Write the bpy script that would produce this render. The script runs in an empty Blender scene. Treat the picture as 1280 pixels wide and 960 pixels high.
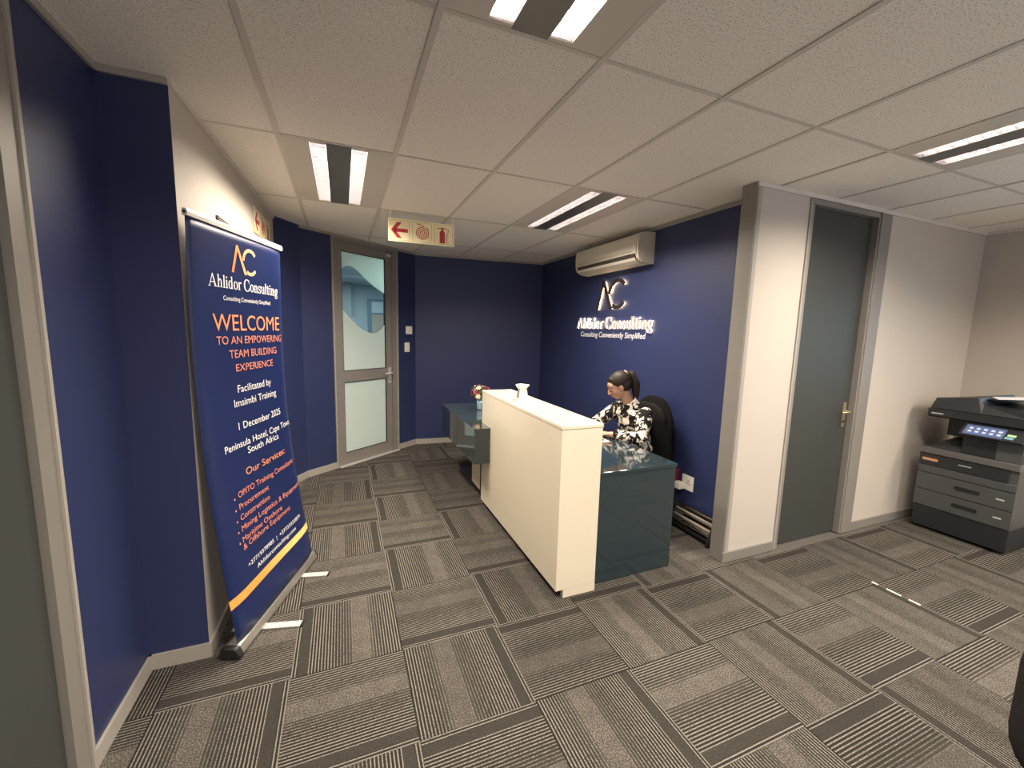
import bpy, bmesh, math, random
from mathutils import Vector, Matrix, Euler
R = random.Random(7)
sc = bpy.context.scene
COL = sc.collection
PI = math.pi
H = 2.612            # ceiling height

# ------------------------------------------------------------------ camera
yaw, pitch, roll = .3888, .1282, .0257
fw = Vector((math.sin(yaw)*math.cos(pitch), math.cos(yaw)*math.cos(pitch), -math.sin(pitch)))
rt = Vector((math.cos(yaw), -math.sin(yaw), 0))
up = rt.cross(fw)
rt2 = rt*math.cos(roll) + up*math.sin(roll)
up2 = -rt*math.sin(roll) + up*math.cos(roll)
cd = bpy.data.cameras.new('camera'); cam = bpy.data.objects.new('camera', cd); COL.objects.link(cam)
cd.sensor_width = 36; cd.lens = 36*518.25/1280; cd.clip_start = .05
m = Matrix.Identity(4)
for i in range(3):
    m[i][0] = rt2[i]; m[i][1] = up2[i]; m[i][2] = -fw[i]
m[0][3], m[1][3], m[2][3] = .2916, -1.4203, H-.9883
cam.matrix_world = m
sc.camera = cam

# ------------------------------------------------------------------ world, exposure
w = bpy.data.worlds.new('world'); sc.world = w; w.use_nodes = True
bg = w.node_tree.nodes['Background']; bg.inputs[0].default_value = (.62, .76, 1, 1); bg.inputs[1].default_value = 2.2
sc.view_settings.view_transform = 'Standard'; sc.view_settings.look = 'None'
sc.view_settings.exposure = 0.0; sc.view_settings.gamma = 1
sc.view_settings.use_curve_mapping = False
try:
    sc.cycles.use_denoising = True
    sc.cycles.max_bounces = 10; sc.cycles.diffuse_bounces = 7
    sc.cycles.sample_clamp_indirect = 6
except Exception: pass
TUBE = 40.0                       # strength of the fluorescent tubes' own surface
LAMP = 36.0                       # watts sent down through each louvred slot
TUBE_COL = (1.0, .88, .74)
HALO = 30.0                       # led halo behind the wall letters
HALO_COL = (1.0, .72, .42)

# ------------------------------------------------------------------ materials
def mat(name, col, rough=.6, metal=0., spec=.5, noise=0., nscale=40., bump=0., bscale=200., emit=None, estr=0., coat=0., alpha=None, trans=0.):
    M = bpy.data.materials.new(name); M.use_nodes = True
    nt = M.node_tree; b = nt.nodes['Principled BSDF']
    b.inputs['Base Color'].default_value = (*col, 1); b.inputs['Roughness'].default_value = rough
    b.inputs['Metallic'].default_value = metal; b.inputs['Specular IOR Level'].default_value = spec
    if coat: b.inputs['Coat Weight'].default_value = coat; b.inputs['Coat Roughness'].default_value = .05
    if trans: b.inputs['Transmission Weight'].default_value = trans
    if emit: b.inputs['Emission Color'].default_value = (*emit, 1); b.inputs['Emission Strength'].default_value = estr
    tc = nt.nodes.new('ShaderNodeTexCoord')
    if noise:
        n = nt.nodes.new('ShaderNodeTexNoise'); n.inputs['Scale'].default_value = nscale; n.inputs['Detail'].default_value = 4
        r = nt.nodes.new('ShaderNodeMapRange'); r.inputs[3].default_value = 1-noise; r.inputs[4].default_value = 1+noise
        mx = nt.nodes.new('ShaderNodeMix'); mx.data_type = 'RGBA'; mx.blend_type = 'MULTIPLY'; mx.inputs[0].default_value = 1
        mx.inputs[6].default_value = (*col, 1)
        nt.links.new(tc.outputs['Object'], n.inputs['Vector']); nt.links.new(n.outputs[0], r.inputs[0])
        nt.links.new(r.outputs[0], mx.inputs[7]); nt.links.new(mx.outputs[2], b.inputs['Base Color'])
    if bump:
        n2 = nt.nodes.new('ShaderNodeTexNoise'); n2.inputs['Scale'].default_value = bscale; n2.inputs['Detail'].default_value = 3
        bp = nt.nodes.new('ShaderNodeBump'); bp.inputs['Strength'].default_value = bump; bp.inputs['Distance'].default_value = .002
        nt.links.new(tc.outputs['Object'], n2.inputs['Vector']); nt.links.new(n2.outputs[0], bp.inputs['Height']); nt.links.new(bp.outputs[0], b.inputs['Normal'])
    return M

def ramp(nt, stops, interp='LINEAR'):
    r = nt.nodes.new('ShaderNodeValToRGB'); r.color_ramp.interpolation = interp
    e = r.color_ramp.elements
    while len(e) > 1: e.remove(e[-1])
    e[0].position = stops[0][0]; c = stops[0][1]; e[0].color = (c, c, c, 1) if not hasattr(c, '__len__') else (*c, 1)
    for p, c in stops[1:]:
        x = e.new(p); x.color = (c, c, c, 1) if not hasattr(c, '__len__') else (*c, 1)
    return r
def mth(nt, op, a, b=None):
    n = nt.nodes.new('ShaderNodeMath'); n.operation = op
    for i, v in enumerate((a, b)):
        if v is None: continue
        if isinstance(v, (int, float)): n.inputs[i].default_value = v
        else: nt.links.new(v, n.inputs[i])
    return n.outputs[0]

def carpet_mat():
    M = bpy.data.materials.new('carpet_tile_pile'); M.use_nodes = True; nt = M.node_tree; b = nt.nodes['Principled BSDF']
    b.inputs['Roughness'].default_value = .95; b.inputs['Specular IOR Level'].default_value = .15
    tc = nt.nodes.new('ShaderNodeTexCoord'); sx = nt.nodes.new('ShaderNodeSeparateXYZ'); nt.links.new(tc.outputs['Object'], sx.inputs[0])
    u = mth(nt, 'ADD', mth(nt, 'DIVIDE', sx.outputs[0], .508), .5)
    base = ramp(nt, [(0, .06), (.045, .06), (.05, .20), (.14, .20), (.145, .04), (.40, .09), (.52, .24), (.55, .52), (.70, .52), (.73, .24), (.82, .09), (1, .05)])
    amp = ramp(nt, [(0, 1.0), (.045, 1.0), (.05, 0), (.14, 0), (.145, 1.05), (.34, .75), (.53, .30), (.55, 0), (.70, 0), (.72, .35), (.86, .80), (1, .95)])
    nt.links.new(u, base.inputs[0]); nt.links.new(u, amp.inputs[0])
    wv = mth(nt, 'SINE', mth(nt, 'MULTIPLY', u, 2*PI*36))
    wr = nt.nodes.new('ShaderNodeMapRange'); wr.interpolation_type = 'SMOOTHSTEP'; wr.inputs[1].default_value = -.1; wr.inputs[2].default_value = .85
    nt.links.new(wv, wr.inputs[0])
    val = mth(nt, 'ADD', base.outputs[0], mth(nt, 'MULTIPLY', amp.outputs[0], wr.outputs[0]))
    n = nt.nodes.new('ShaderNodeTexNoise'); n.inputs['Scale'].default_value = 190; n.inputs['Detail'].default_value = 3
    nt.links.new(tc.outputs['Object'], n.inputs['Vector'])
    n3 = nt.nodes.new('ShaderNodeTexNoise'); n3.inputs['Scale'].default_value = 14; n3.inputs['Detail'].default_value = 4
    nt.links.new(tc.outputs['Object'], n3.inputs['Vector'])
    sp = nt.nodes.new('ShaderNodeMapRange'); sp.inputs[1].default_value = .3; sp.inputs[2].default_value = .7; sp.inputs[3].default_value = .35; sp.inputs[4].default_value = 1.75
    nt.links.new(n.outputs[0], sp.inputs[0])
    oi = nt.nodes.new('ShaderNodeObjectInfo')
    rnd = mth(nt, 'ADD', mth(nt, 'MULTIPLY', oi.outputs['Random'], .22), .86)
    pat = mth(nt, 'ADD', mth(nt, 'MULTIPLY', n3.outputs[0], .5), .75)
    val = mth(nt, 'MULTIPLY', mth(nt, 'MULTIPLY', mth(nt, 'MULTIPLY', val, sp.outputs[0]), rnd), pat)
    cr = ramp(nt, [(0, (.0135, .0118, .0102)), (.5, (.060, .0535, .0455)), (1, (.20, .182, .155))])
    nt.links.new(val, cr.inputs[0]); nt.links.new(cr.outputs[0], b.inputs['Base Color'])
    bp = nt.nodes.new('ShaderNodeBump'); bp.inputs['Strength'].default_value = .5; bp.inputs['Distance'].default_value = .003
    nt.links.new(mth(nt, 'ADD', val, n.outputs[0]), bp.inputs['Height']); nt.links.new(bp.outputs[0], b.inputs['Normal'])
    return M

def ceiltile_mat():
    M = bpy.data.materials.new('mineral_fibre'); M.use_nodes = True; nt = M.node_tree; b = nt.nodes['Principled BSDF']
    b.inputs['Roughness'].default_value = .9; b.inputs['Specular IOR Level'].default_value = .2
    tc = nt.nodes.new('ShaderNodeTexCoord')
    n = nt.nodes.new('ShaderNodeTexNoise'); n.inputs['Scale'].default_value = 150; n.inputs['Detail'].default_value = 3; n.inputs['Roughness'].default_value = .6
    nt.links.new(tc.outputs['Object'], n.inputs['Vector'])
    r = ramp(nt, [(0, (.42, .38, .33)), (.36, (.52, .475, .42)), (.45, (.88, .83, .76)), (1, (.92, .87, .80))])
    nt.links.new(n.outputs[0], r.inputs[0]); nt.links.new(r.outputs[0], b.inputs['Base Color'])
    bp = nt.nodes.new('ShaderNodeBump'); bp.inputs['Strength'].default_value = .35; bp.inputs['Distance'].default_value = .003
    nt.links.new(n.outputs[0], bp.inputs['Height']); nt.links.new(bp.outputs[0], b.inputs['Normal'])
    return M

def blouse_mat():
    M = bpy.data.materials.new('printed_blouse_fabric'); M.use_nodes = True; nt = M.node_tree; b = nt.nodes['Principled BSDF']
    b.inputs['Roughness'].default_value = .8; b.inputs['Specular IOR Level'].default_value = .12
    tc = nt.nodes.new('ShaderNodeTexCoord')
    n = nt.nodes.new('ShaderNodeTexNoise'); n.inputs['Scale'].default_value = 17; n.inputs['Detail'].default_value = 4.0; n.inputs['Distortion'].default_value = 1.3
    nt.links.new(tc.outputs['Object'], n.inputs['Vector'])
    r = ramp(nt, [(0, (.012, .011, .012)), (.505, (.012, .011, .012)), (.525, (.62, .57, .50)), (1, (.66, .61, .54))])
    nt.links.new(n.outputs[0], r.inputs[0]); nt.links.new(r.outputs[0], b.inputs['Base Color'])
    return M

def grad_mat(name, a, b_, axis=0, lo=0., hi=1.):
    M = bpy.data.materials.new(name); M.use_nodes = True; nt = M.node_tree; b = nt.nodes['Principled BSDF']; b.inputs['Roughness'].default_value = .45
    tc = nt.nodes.new('ShaderNodeTexCoord'); sx = nt.nodes.new('ShaderNodeSeparateXYZ'); nt.links.new(tc.outputs['Generated'], sx.inputs[0])
    r = ramp(nt, [(lo, a), (hi, b_)]); nt.links.new(sx.outputs[axis], r.inputs[0]); nt.links.new(r.outputs[0], b.inputs['Base Color'])
    return M

def glass_mat(name, tint=(.9, .97, .95)):
    M = bpy.data.materials.new(name); M.use_nodes = True; nt = M.node_tree
    for n in list(nt.nodes):
        if n.type != 'OUTPUT_MATERIAL': nt.nodes.remove(n)
    o = nt.nodes['Material Output']; t = nt.nodes.new('ShaderNodeBsdfTransparent'); t.inputs[0].default_value = (*tint, 1)
    g = nt.nodes.new('ShaderNodeBsdfGlossy'); g.inputs['Roughness'].default_value = .02
    f = nt.nodes.new('ShaderNodeFresnel'); f.inputs[0].default_value = 1.45
    mx = nt.nodes.new('ShaderNodeMixShader'); nt.links.new(f.outputs[0], mx.inputs[0]); nt.links.new(t.outputs[0], mx.inputs[1]); nt.links.new(g.outputs[0], mx.inputs[2])
    nt.links.new(mx.outputs[0], o.inputs[0]); return M
def frost_mat():
    M = bpy.data.materials.new('frosted_film'); M.use_nodes = True; nt = M.node_tree
    for n in list(nt.nodes):
        if n.type != 'OUTPUT_MATERIAL': nt.nodes.remove(n)
    o = nt.nodes['Material Output']; t = nt.nodes.new('ShaderNodeBsdfTranslucent'); t.inputs[0].default_value = (.84, .94, .89, 1)
    d = nt.nodes.new('ShaderNodeBsdfDiffuse'); d.inputs[0].default_value = (.74, .80, .76, 1)
    mx = nt.nodes.new('ShaderNodeMixShader'); mx.inputs[0].default_value = .5; nt.links.new(t.outputs[0], mx.inputs[1]); nt.links.new(d.outputs[0], mx.inputs[2])
    nt.links.new(mx.outputs[0], o.inputs[0]); return M
def emis(name, col, s):
    M = bpy.data.materials.new(name); M.use_nodes = True; nt = M.node_tree
    for n in list(nt.nodes):
        if n.type != 'OUTPUT_MATERIAL': nt.nodes.remove(n)
    e = nt.nodes.new('ShaderNodeEmission'); e.inputs[0].default_value = (*col, 1); e.inputs[1].default_value = s
    nt.links.new(e.outputs[0], nt.nodes['Material Output'].inputs[0]); return M

NAVY = mat('navy_paint', (.023, .031, .090), .45, spec=.4, noise=.06, nscale=6, bump=.25, bscale=160)
CREAM = mat('cream_wall_paint', (.48, .432, .374), .7, noise=.02, nscale=4, bump=.2, bscale=180)
TRIMW = mat('pale_grey_trim', (.32, .295, .26), .45, noise=.04, nscale=12)
ALU = mat('champagne_grey_aluminium', (.245, .225, .20), .42, metal=.25, noise=.04, nscale=9)
GREYP = mat('warm_grey_partition_frame', (.20, .185, .165), .5, noise=.04, nscale=9)
TEE = mat('ceiling_tee_enamel', (.62, .57, .51), .6)
TILE = ceiltile_mat()
CARPET = carpet_mat()
SLAB = mat('floor_slab_dark', (.09, .08, .068), .9, noise=.3, nscale=60)
PLEN = mat('plenum_white', (.6, .56, .5), .8)
FRO = frost_mat(); GLS = glass_mat('clear_glass')
DOORG = mat('slate_grey_laminate', (.044, .047, .043), .45, spec=.25, noise=.05, nscale=3)
COUNTER = mat('cream_gloss_counter', (.70, .625, .485), .16, spec=.5, coat=.35)
TEAL = mat('teal_gloss_lacquer', (.019, .033, .038), .07, spec=.5, coat=.8)
BLACKP = mat('black_plastic', (.012, .012, .013), .45)
CHROME = mat('brushed_chrome', (.74, .72, .68), .38, metal=.55)
DARKM = mat('dark_metal', (.04, .04, .042), .4, metal=.6)
BANNER = mat('banner_navy_vinyl', (.008, .0165, .076), .40, spec=.35, noise=.05, nscale=3)
WHITEP = mat('white_plastic', (.80, .77, .70), .4)
INKW = mat('white_print', (.85, .83, .80), .5)
ORANGE = grad_mat('orange_print', (.88, .24, .06), (.92, .62, .33), 1)
ORANGET = mat('orange_text_print', (.86, .30, .13), .5)
SALMON = mat('salmon_text_print', (.72, .25, .16), .5)
STRIPE = grad_mat('orange_stripe_print', (.85, .33, .07), (.95, .62, .20), 1, .3, .75)
def signed(o): return o

# ------------------------------------------------------------------ mesh helpers
class MB:
    def __init__(s): s.bm = bmesh.new()
    def box(s, x0, y0, z0, x1, y1, z1, mtx=None):
        vs = [s.bm.verts.new(v) for v in ((x0,y0,z0),(x1,y0,z0),(x1,y1,z0),(x0,y1,z0),(x0,y0,z1),(x1,y0,z1),(x1,y1,z1),(x0,y1,z1))]
        if mtx is not None:
            for v in vs: v.co = mtx @ v.co
        for f in ((0,3,2,1),(4,5,6,7),(0,1,5,4),(1,2,6,5),(2,3,7,6),(3,0,4,7)): s.bm.faces.new([vs[i] for i in f])
        return s
    def prism(s, pts, vec):
        a = [s.bm.verts.new(p) for p in pts]; vec = Vector(vec)
        b = [s.bm.verts.new(Vector(p)+vec) for p in pts]
        n = len(pts)
        s.bm.faces.new(a[::-1]); s.bm.faces.new(b)
        for i in range(n): s.bm.faces.new([a[i], a[(i+1)%n], b[(i+1)%n], b[i]])
        return s
    def loft(s, rings, caps=True, closed=True):
        vr = [[s.bm.verts.new(p) for p in r] for r in rings]
        n = len(vr[0])
        for a, b in zip(vr, vr[1:]):
            for i in range(n if closed else n-1): s.bm.faces.new([a[i], a[(i+1)%n], b[(i+1)%n], b[i]])
        if caps and closed: s.bm.faces.new(vr[0][::-1]); s.bm.faces.new(vr[-1])
        return s
    def tube(s, pts, rad, n=10, sx=1., up=None):
        pts = [Vector(p) for p in pts]; rr = rad if hasattr(rad, '__len__') else [rad]*len(pts)
        rings = []; prev = None
        for i, p in enumerate(pts):
            d = (pts[min(i+1, len(pts)-1)]-pts[max(i-1, 0)]).normalized()
            if prev is None:
                a = Vector(up) if up else (Vector((0,0,1)) if abs(d.z) < .9 else Vector((1,0,0)))
                prev = (a-d*a.dot(d)).normalized()
            else: prev = (prev-d*prev.dot(d)).normalized()
            q = d.cross(prev)
            rings.append([p+(prev*math.cos(t)+q*math.sin(t)*sx)*rr[i] for t in [2*PI*k/n for k in range(n)]])
        return s.loft(rings)
    def lathe(s, prof, c=(0,0,0), n=24, a0=0, a1=2*PI, caps=False):
        full = abs(a1-a0-2*PI) < 1e-6
        k = n if full else n+1
        vr = [[s.bm.verts.new((c[0]+r*math.cos(a0+(a1-a0)*i/n), c[1]+r*math.sin(a0+(a1-a0)*i/n), c[2]+z)) for i in range(k)] for r, z in prof]
        for a, b in zip(vr, vr[1:]):
            for i in range(n): s.bm.faces.new([a[i], a[(i+1)%k], b[(i+1)%k], b[i]])
        if caps: s.bm.faces.new(vr[0][::-1]); s.bm.faces.new(vr[-1])
        return s
    def ball(s, c, r, n=14, mtx=None):
        rx, ry, rz = r if hasattr(r, '__len__') else (r, r, r)
        M_ = Matrix.Translation(c) @ (mtx if mtx is not None else Matrix.Identity(4)) @ Matrix.Diagonal((rx, ry, rz, 1))
        bmesh.ops.create_uvsphere(s.bm, u_segments=n, v_segments=max(6, n*2//3), radius=1, matrix=M_)
        return s
    def bevel(s, w_, seg=2):
        bmesh.ops.bevel(s.bm, geom=[e for e in s.bm.edges], offset=w_, segments=seg, affect='EDGES', profile=.6, clamp_overlap=True); return s
    def mesh(s, name, M_, smooth=False, off=None):
        bmesh.ops.remove_doubles(s.bm, verts=s.bm.verts, dist=1e-6)
        bmesh.ops.recalc_face_normals(s.bm, faces=s.bm.faces)
        if off is not None:
            for v in s.bm.verts: v.co -= off
        me = bpy.data.meshes.new(name); s.bm.to_mesh(me); s.bm.free()
        for mm in (M_ if isinstance(M_, (list, tuple)) else [M_]): me.materials.append(mm)
        if smooth:
            for p in me.polygons: p.use_smooth = True
        return me

def wloc(o):
    v = Vector((0,0,0))
    while o is not None: v += Vector(o.location); o = o.parent
    return v
def put(name, mb, M_, parent=None, smooth=False, local=False, angle=None):
    """links the collected mesh as ONE object; coordinates are world ones unless local"""
    off = None if (local or parent is None) else wloc(parent)
    me = mb.mesh(name, M_, smooth, off) if isinstance(mb, MB) else mb
    o = bpy.data.objects.new(name, me); COL.objects.link(o)
    if parent: o.parent = parent
    if angle and smooth:
        me.set_sharp_from_angle(angle=angle) if hasattr(me, 'set_sharp_from_angle') else None
    return o
def thing(name, label, cat, loc=(0,0,0), rz=0, group=None):
    o = bpy.data.objects.new(name, None); COL.objects.link(o); o.location = loc; o.rotation_euler = (0,0,rz); o.empty_display_size = .1
    o['label'] = label; o['category'] = cat
    if group: o['group'] = group
    return o
def tag(o, label, cat, group=None):
    o['label'] = label; o['category'] = cat
    if group: o['group'] = group
    return o
def struct(name, mb, M_, smooth=False):
    o = put(name, mb, M_, None, smooth); o['kind'] = 'structure'; return o
def copy_tree(o, parent=None):
    c = o.copy(); COL.objects.link(c); c.parent = parent
    for ch in o.children: copy_tree(ch, c)
    return c

# ------------------------------------------------------------------ plan of the room
WL = -.585; WR = 5.76; YB = -3.6; XP = 2.79; YP = .60; XL = 3.04
A = Vector((-.09, 3.38)); B = Vector((1.215, 4.36)); C3 = Vector((XL, 4.20))
W0 = Vector((-.35, .84)); W1 = Vector((-.276, 3.09))
def wallseg(name, p0, p1, M_, z0=0, z1=H, th=.1, side=1):
    """vertical wall from p0 to p1; the thickness goes to the left (side 1) or right of the walking direction"""
    p0 = Vector(p0); p1 = Vector(p1); d = (p1-p0).normalized(); n = Vector((-d.y, d.x))*side*th
    q = [p0, p1, p1+n, p0+n]
    return struct(name, MB().prism([(v.x, v.y, z0) for v in q], (0,0,z1-z0)), M_)
def strip(name, p0, p1, z0, z1, th, M_, side=-1, ext0=0, ext1=0):
    p0 = Vector(p0); p1 = Vector(p1); d = (p1-p0).normalized(); p0 = p0-d*ext0; p1 = p1+d*ext1; n = Vector((-d.y, d.x))*side*th
    q = [p0, p1, p1+n, p0+n]
    return struct(name, MB().prism([(v.x, v.y, z0) for v in q], (0,0,z1-z0)), M_)
HT = H+.05
wallseg('wall_left', (WL, .335), (WL, .84), NAVY, z1=HT)
wallseg('wall_left', (WL, YB), (WL, -.66), NAVY, z1=HT)
wallseg('wall_left_return', (WL, .84), W0, NAVY, z1=HT)
wallseg('wall_left_white', W0, W1, CREAM, z1=HT, th=.08)
wallseg('wall_left_far', W1, A, NAVY, z1=HT, th=.08)
dAB = (B-A).normalized(); LAB = (B-A).length
D0, D1 = .355, 1.300                                # the glazed door's opening along the slanted wall
wallseg('wall_slanted', A, A+dAB*D0, NAVY, z1=HT)
wallseg('wall_slanted', A+dAB*D1, B, NAVY, z1=HT)
wallseg('wall_back', B, C3, NAVY, z1=HT)
wallseg('wall_logo', C3, (XL, .70), NAVY, z1=HT)
struct('wall_partition', MB().box(XP+.012, YP, 0, 3.335, .70, HT), CREAM)
struct('wall_partition', MB().box(4.20, YP, 0, WR+.1, .70, HT), CREAM)
struct('wall_partition', MB().box(3.335, YP+.01, 2.585, 4.20, .70, HT), CREAM)
wallseg('wall_rear', (WR, YB), (WL, YB), CREAM, z1=HT, side=-1) if False else None
g = MB(); g.box(WL-.1, YB-.1, 0, 1.0, YB, HT); g.box(5.0, YB-.1, 0, WR+.1, YB, HT); g.box(1.0, YB-.1, 0, 5.0, YB, .9); g.box(1.0, YB-.1, 2.3, 5.0, YB, HT); struct('wall_rear', g, CREAM)
g = MB()
for x0, x1, z0, z1 in ((1.0, 5.0, .9, .94), (1.0, 5.0, 2.26, 2.3), (1.0, 1.04, .94, 2.26), (4.96, 5.0, .94, 2.26), (2.31, 2.35, .94, 2.26), (3.65, 3.69, .94, 2.26)): g.box(x0, YB-.07, z0, x1, YB-.03, z1)
struct('added_rear_window', g, WHITEP)  # unseen window, added so daylight lifts the ceiling
# right hand wall with its window opening
wy0, wy1, wz0, wz1 = -1.75, .20, .95, 2.15
b = MB(); b.box(WR, wy1, 0, WR+.12, YP, HT); b.box(WR, YB, 0, WR+.12, wy0, HT); b.box(WR, wy0, 0, WR+.12, wy1, wz0); b.box(WR, wy0, wz1, WR+.12, wy1, HT)
struct('wall_right', b, CREAM)
b = MB()
for y0, y1, z0, z1 in ((wy0, wy1, wz0, wz0+.04), (wy0, wy1, wz1-.04, wz1), (wy0, wy0+.04, wz0, wz1), (wy1-.04, wy1, wz0, wz1), (-.80, -.76, wz0, wz1)): b.box(WR+.03, y0, z0, WR+.07, y1, z1)
win = struct('window_1', b, WHITEP)
put('window_pane', MB().box(WR+.048, wy0+.04, wz0+.04, WR+.052, -.80, wz1-.04), GLS, win)
put('window_pane', MB().box(WR+.048, -.76, wz0+.04, WR+.052, wy1-.04, wz1-.04), GLS, win)

# partition end: aluminium cap
struct('trim_1', MB().box(XP, YP-.006, 0, XP+.012, .706, HT), GREYP)
struct('trim_2', MB().box(XP+.012, YP-.008, 0.02, XP+.045, YP, H-.02), TRIMW)
struct('trim_3', MB().box(3.318, YP-.010, 0, 3.335, YP, H-.025), TRIMW)

# ------------------------------------------------------------------ baseboards and ceiling trims
BZ = .072
def bb(name, p0, p1, **k): return strip(name, p0, p1, 0, BZ, .012, TRIMW, side=-1, **k)
bb('baseboard_left', (WL, .34), (WL, .84))
bb('baseboard_left_return', (WL, .84), W0, ext1=.012)
bb('baseboard_left_white', W0, W1)
bb('baseboard_left_far', W1, A)
bb('baseboard_slanted', A, A+dAB*D0)
bb('baseboard_slanted', A+dAB*D1, B)
bb('baseboard_back', B, C3)
struct('baseboard_partition', MB().box(XP-.004, YP-.014, 0, 3.318, YP, BZ), GREYP)
struct('baseboard_partition', MB().box(4.262, YP-.014, 0, WR, YP, BZ), GREYP)
struct('baseboard_right', MB().box(WR-.012, YB, 0, WR, YP, BZ), GREYP)
def ct(name, p0, p1, M_=TRIMW): return strip(name, p0, p1, H-.024, H+.004, .014, M_, side=-1)
ct('trim_4', (WL, YB), (WL, .84)); ct('trim_5', (WL, .84), W0); ct('trim_6', W0, W1, TEE)
ct('trim_7', A, B); ct('trim_8', B, C3); ct('trim_9', C3, (XL, .70))
struct('trim_10', MB().box(XP, YP-.014, H-.024, WR, YP, H+.004), TEE)
struct('trim_11', MB().box(WR-.014, YB, H-.024, WR, YP, H+.004), TEE)
# thin flat white slivers along one carpet seam
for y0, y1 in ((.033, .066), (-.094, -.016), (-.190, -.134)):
    struct('seam_sliver', MB().box(3.559, y0, 0, 3.571, y1, .004), WHITEP)

# ------------------------------------------------------------------ polygon clip of tiles against the room
def clip(poly, a, b_, c):                            # keep a*x+b*y >= c
    out = []
    for i in range(len(poly)):
        p, q = poly[i], poly[(i+1) % len(poly)]
        fp, fq = a*p[0]+b_*p[1]-c, a*q[0]+b_*q[1]-c
        if fp >= 0: out.append(p)
        if (fp >= 0) != (fq >= 0):
            t = fp/(fp-fq); out.append((p[0]+(q[0]-p[0])*t, p[1]+(q[1]-p[1])*t))
    return out
def inside(poly):
    cx = sum(p[0] for p in poly)/len(poly); cy = sum(p[1] for p in poly)/len(poly)
    n0 = list(poly)
    poly = clip(poly, 1, 0, WL); poly = clip(poly, -1, 0, -WR) if poly else poly
    if poly and cy > .62 and cx > 3.0: poly = clip(poly, -1, 0, -XL)
    if poly and cx > 3.04: poly = clip(poly, 0, -1, -YP)
    if poly and cy > .84:
        d = (W1-W0).normalized(); poly = clip(poly, d.y, -d.x, d.y*W0.x-d.x*W0.y)
    if poly and cy > 2.9:
        for P_, Q_ in ((W1, A), (A, B), (B, C3)):
            d = (Q_-P_).normalized()
            if poly: poly = clip(poly, d.y, -d.x, d.y*P_.x-d.x*P_.y)
    if not poly: return None, False
    ar = lambda q: abs(sum(q[i][0]*q[(i+1) % len(q)][1]-q[(i+1) % len(q)][0]*q[i][1] for i in range(len(q))))/2
    if ar(poly) < .002: return None, False
    return poly, abs(ar(poly)-ar(n0)) < 1e-7

# ------------------------------------------------------------------ floor and its carpet tiles
floor = struct('floor', MB().box(WL-.1, YB-.1, -.08, WR+.2, 4.6, -.007), SLAB)
TP = .5075
rots = {(0,1):0,(0,0):90,(1,0):180,(1,1):90,(2,0):270,(3,0):180,(4,0):270,(5,0):0,(2,-1):180,(3,-1):90,(4,-1):180,(5,-1):90,(6,-1):180,(6,0):270,
        (0,2):90,(1,2):0,(0,3):180,(1,3):90,(2,1):0,(2,2):90,(0,4):90,(1,4):0,(0,5):180,(1,-1):270,(4,-2):270,(-1,0):180,(-1,1):90,(3,1):90,(5,-2):0,(7,-1):90,(7,0):180,(8,-1):180,(1,5):90,(2,3):0,(2,4):90,(0,-1):180}
def half_tile(poly):
    g = MB(); g.prism([(x, y, -.007) for x, y in poly], (0,0,.007)); return g
hs = TP/2-.0008
full = half_tile([(-hs,-hs),(hs,-hs),(hs,hs),(-hs,hs)]).mesh('carpet_tile', CARPET)
for i in range(-2, 12):
    for j in range(-4, 10):
        cx, cy = .029+TP*(i+.5), .044+TP*(j+.5)
        poly, whole = inside([(cx-hs, cy-hs), (cx+hs, cy-hs), (cx+hs, cy+hs), (cx-hs, cy+hs)])
        if poly is None: continue
        r_ = rots.get((i, j)); 
        if r_ is None: r_ = (R.choice((0, 180)) if (i+j) % 2 else R.choice((90, 270)))
        a = math.radians(r_)
        if whole: me = full
        else:
            ca, sa = math.cos(-a), math.sin(-a)
            me = half_tile([((x-cx)*ca-(y-cy)*sa, (x-cx)*sa+(y-cy)*ca) for x, y in poly]).mesh('carpet_tile', CARPET)
        o = bpy.data.objects.new('carpet_tile', me); COL.objects.link(o); o.parent = floor; o.location = (cx, cy, R.uniform(-.0006, .0004)); o.rotation_euler = (0, 0, a)

# ------------------------------------------------------------------ ceiling, tiles, tee grid, troffers
ceiling = struct('ceiling', MB().box(WL-.1, YB-.1, H+.13, WR+.2, 4.6, H+.18), PLEN)
X0, Y0 = 0.0, 0.0
troff = {(0,1), (3,1), (1,-1), (5,-1), (0,-3), (8,-2), (7,-3)}
ctfull = MB().box(-.294, -.594, 0, .294, .594, .012).mesh('ceiling_tile', TILE)
for i in range(-1, 10):
    for j in range(-4, 4):
        if (i, j) in troff: continue
        x0, y0, x1, y1 = .6*i+.006, 1.2*j+.006, .6*i+.594, 1.2*j+1.194
        if y1 < YB: continue
        poly, whole = inside([(x0, max(y0, YB)), (x1, max(y0, YB)), (x1, y1), (x0, y1)])
        if poly is None: continue
        if whole and y0 > YB: o = bpy.data.objects.new('ceiling_tile', ctfull); loc = ((x0+x1)/2, (y0+y1)/2, H+.004+R.uniform(0, .0015))
        else:
            loc = ((x0+x1)/2, (y0+y1)/2, H+.004)
            o = bpy.data.objects.new('ceiling_tile', MB().prism([(x-loc[0], y-loc[1], 0) for x, y in poly], (0,0,.012)).mesh('ceiling_tile', TILE))
        COL.objects.link(o); o.parent = ceiling; o.location = loc
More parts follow.
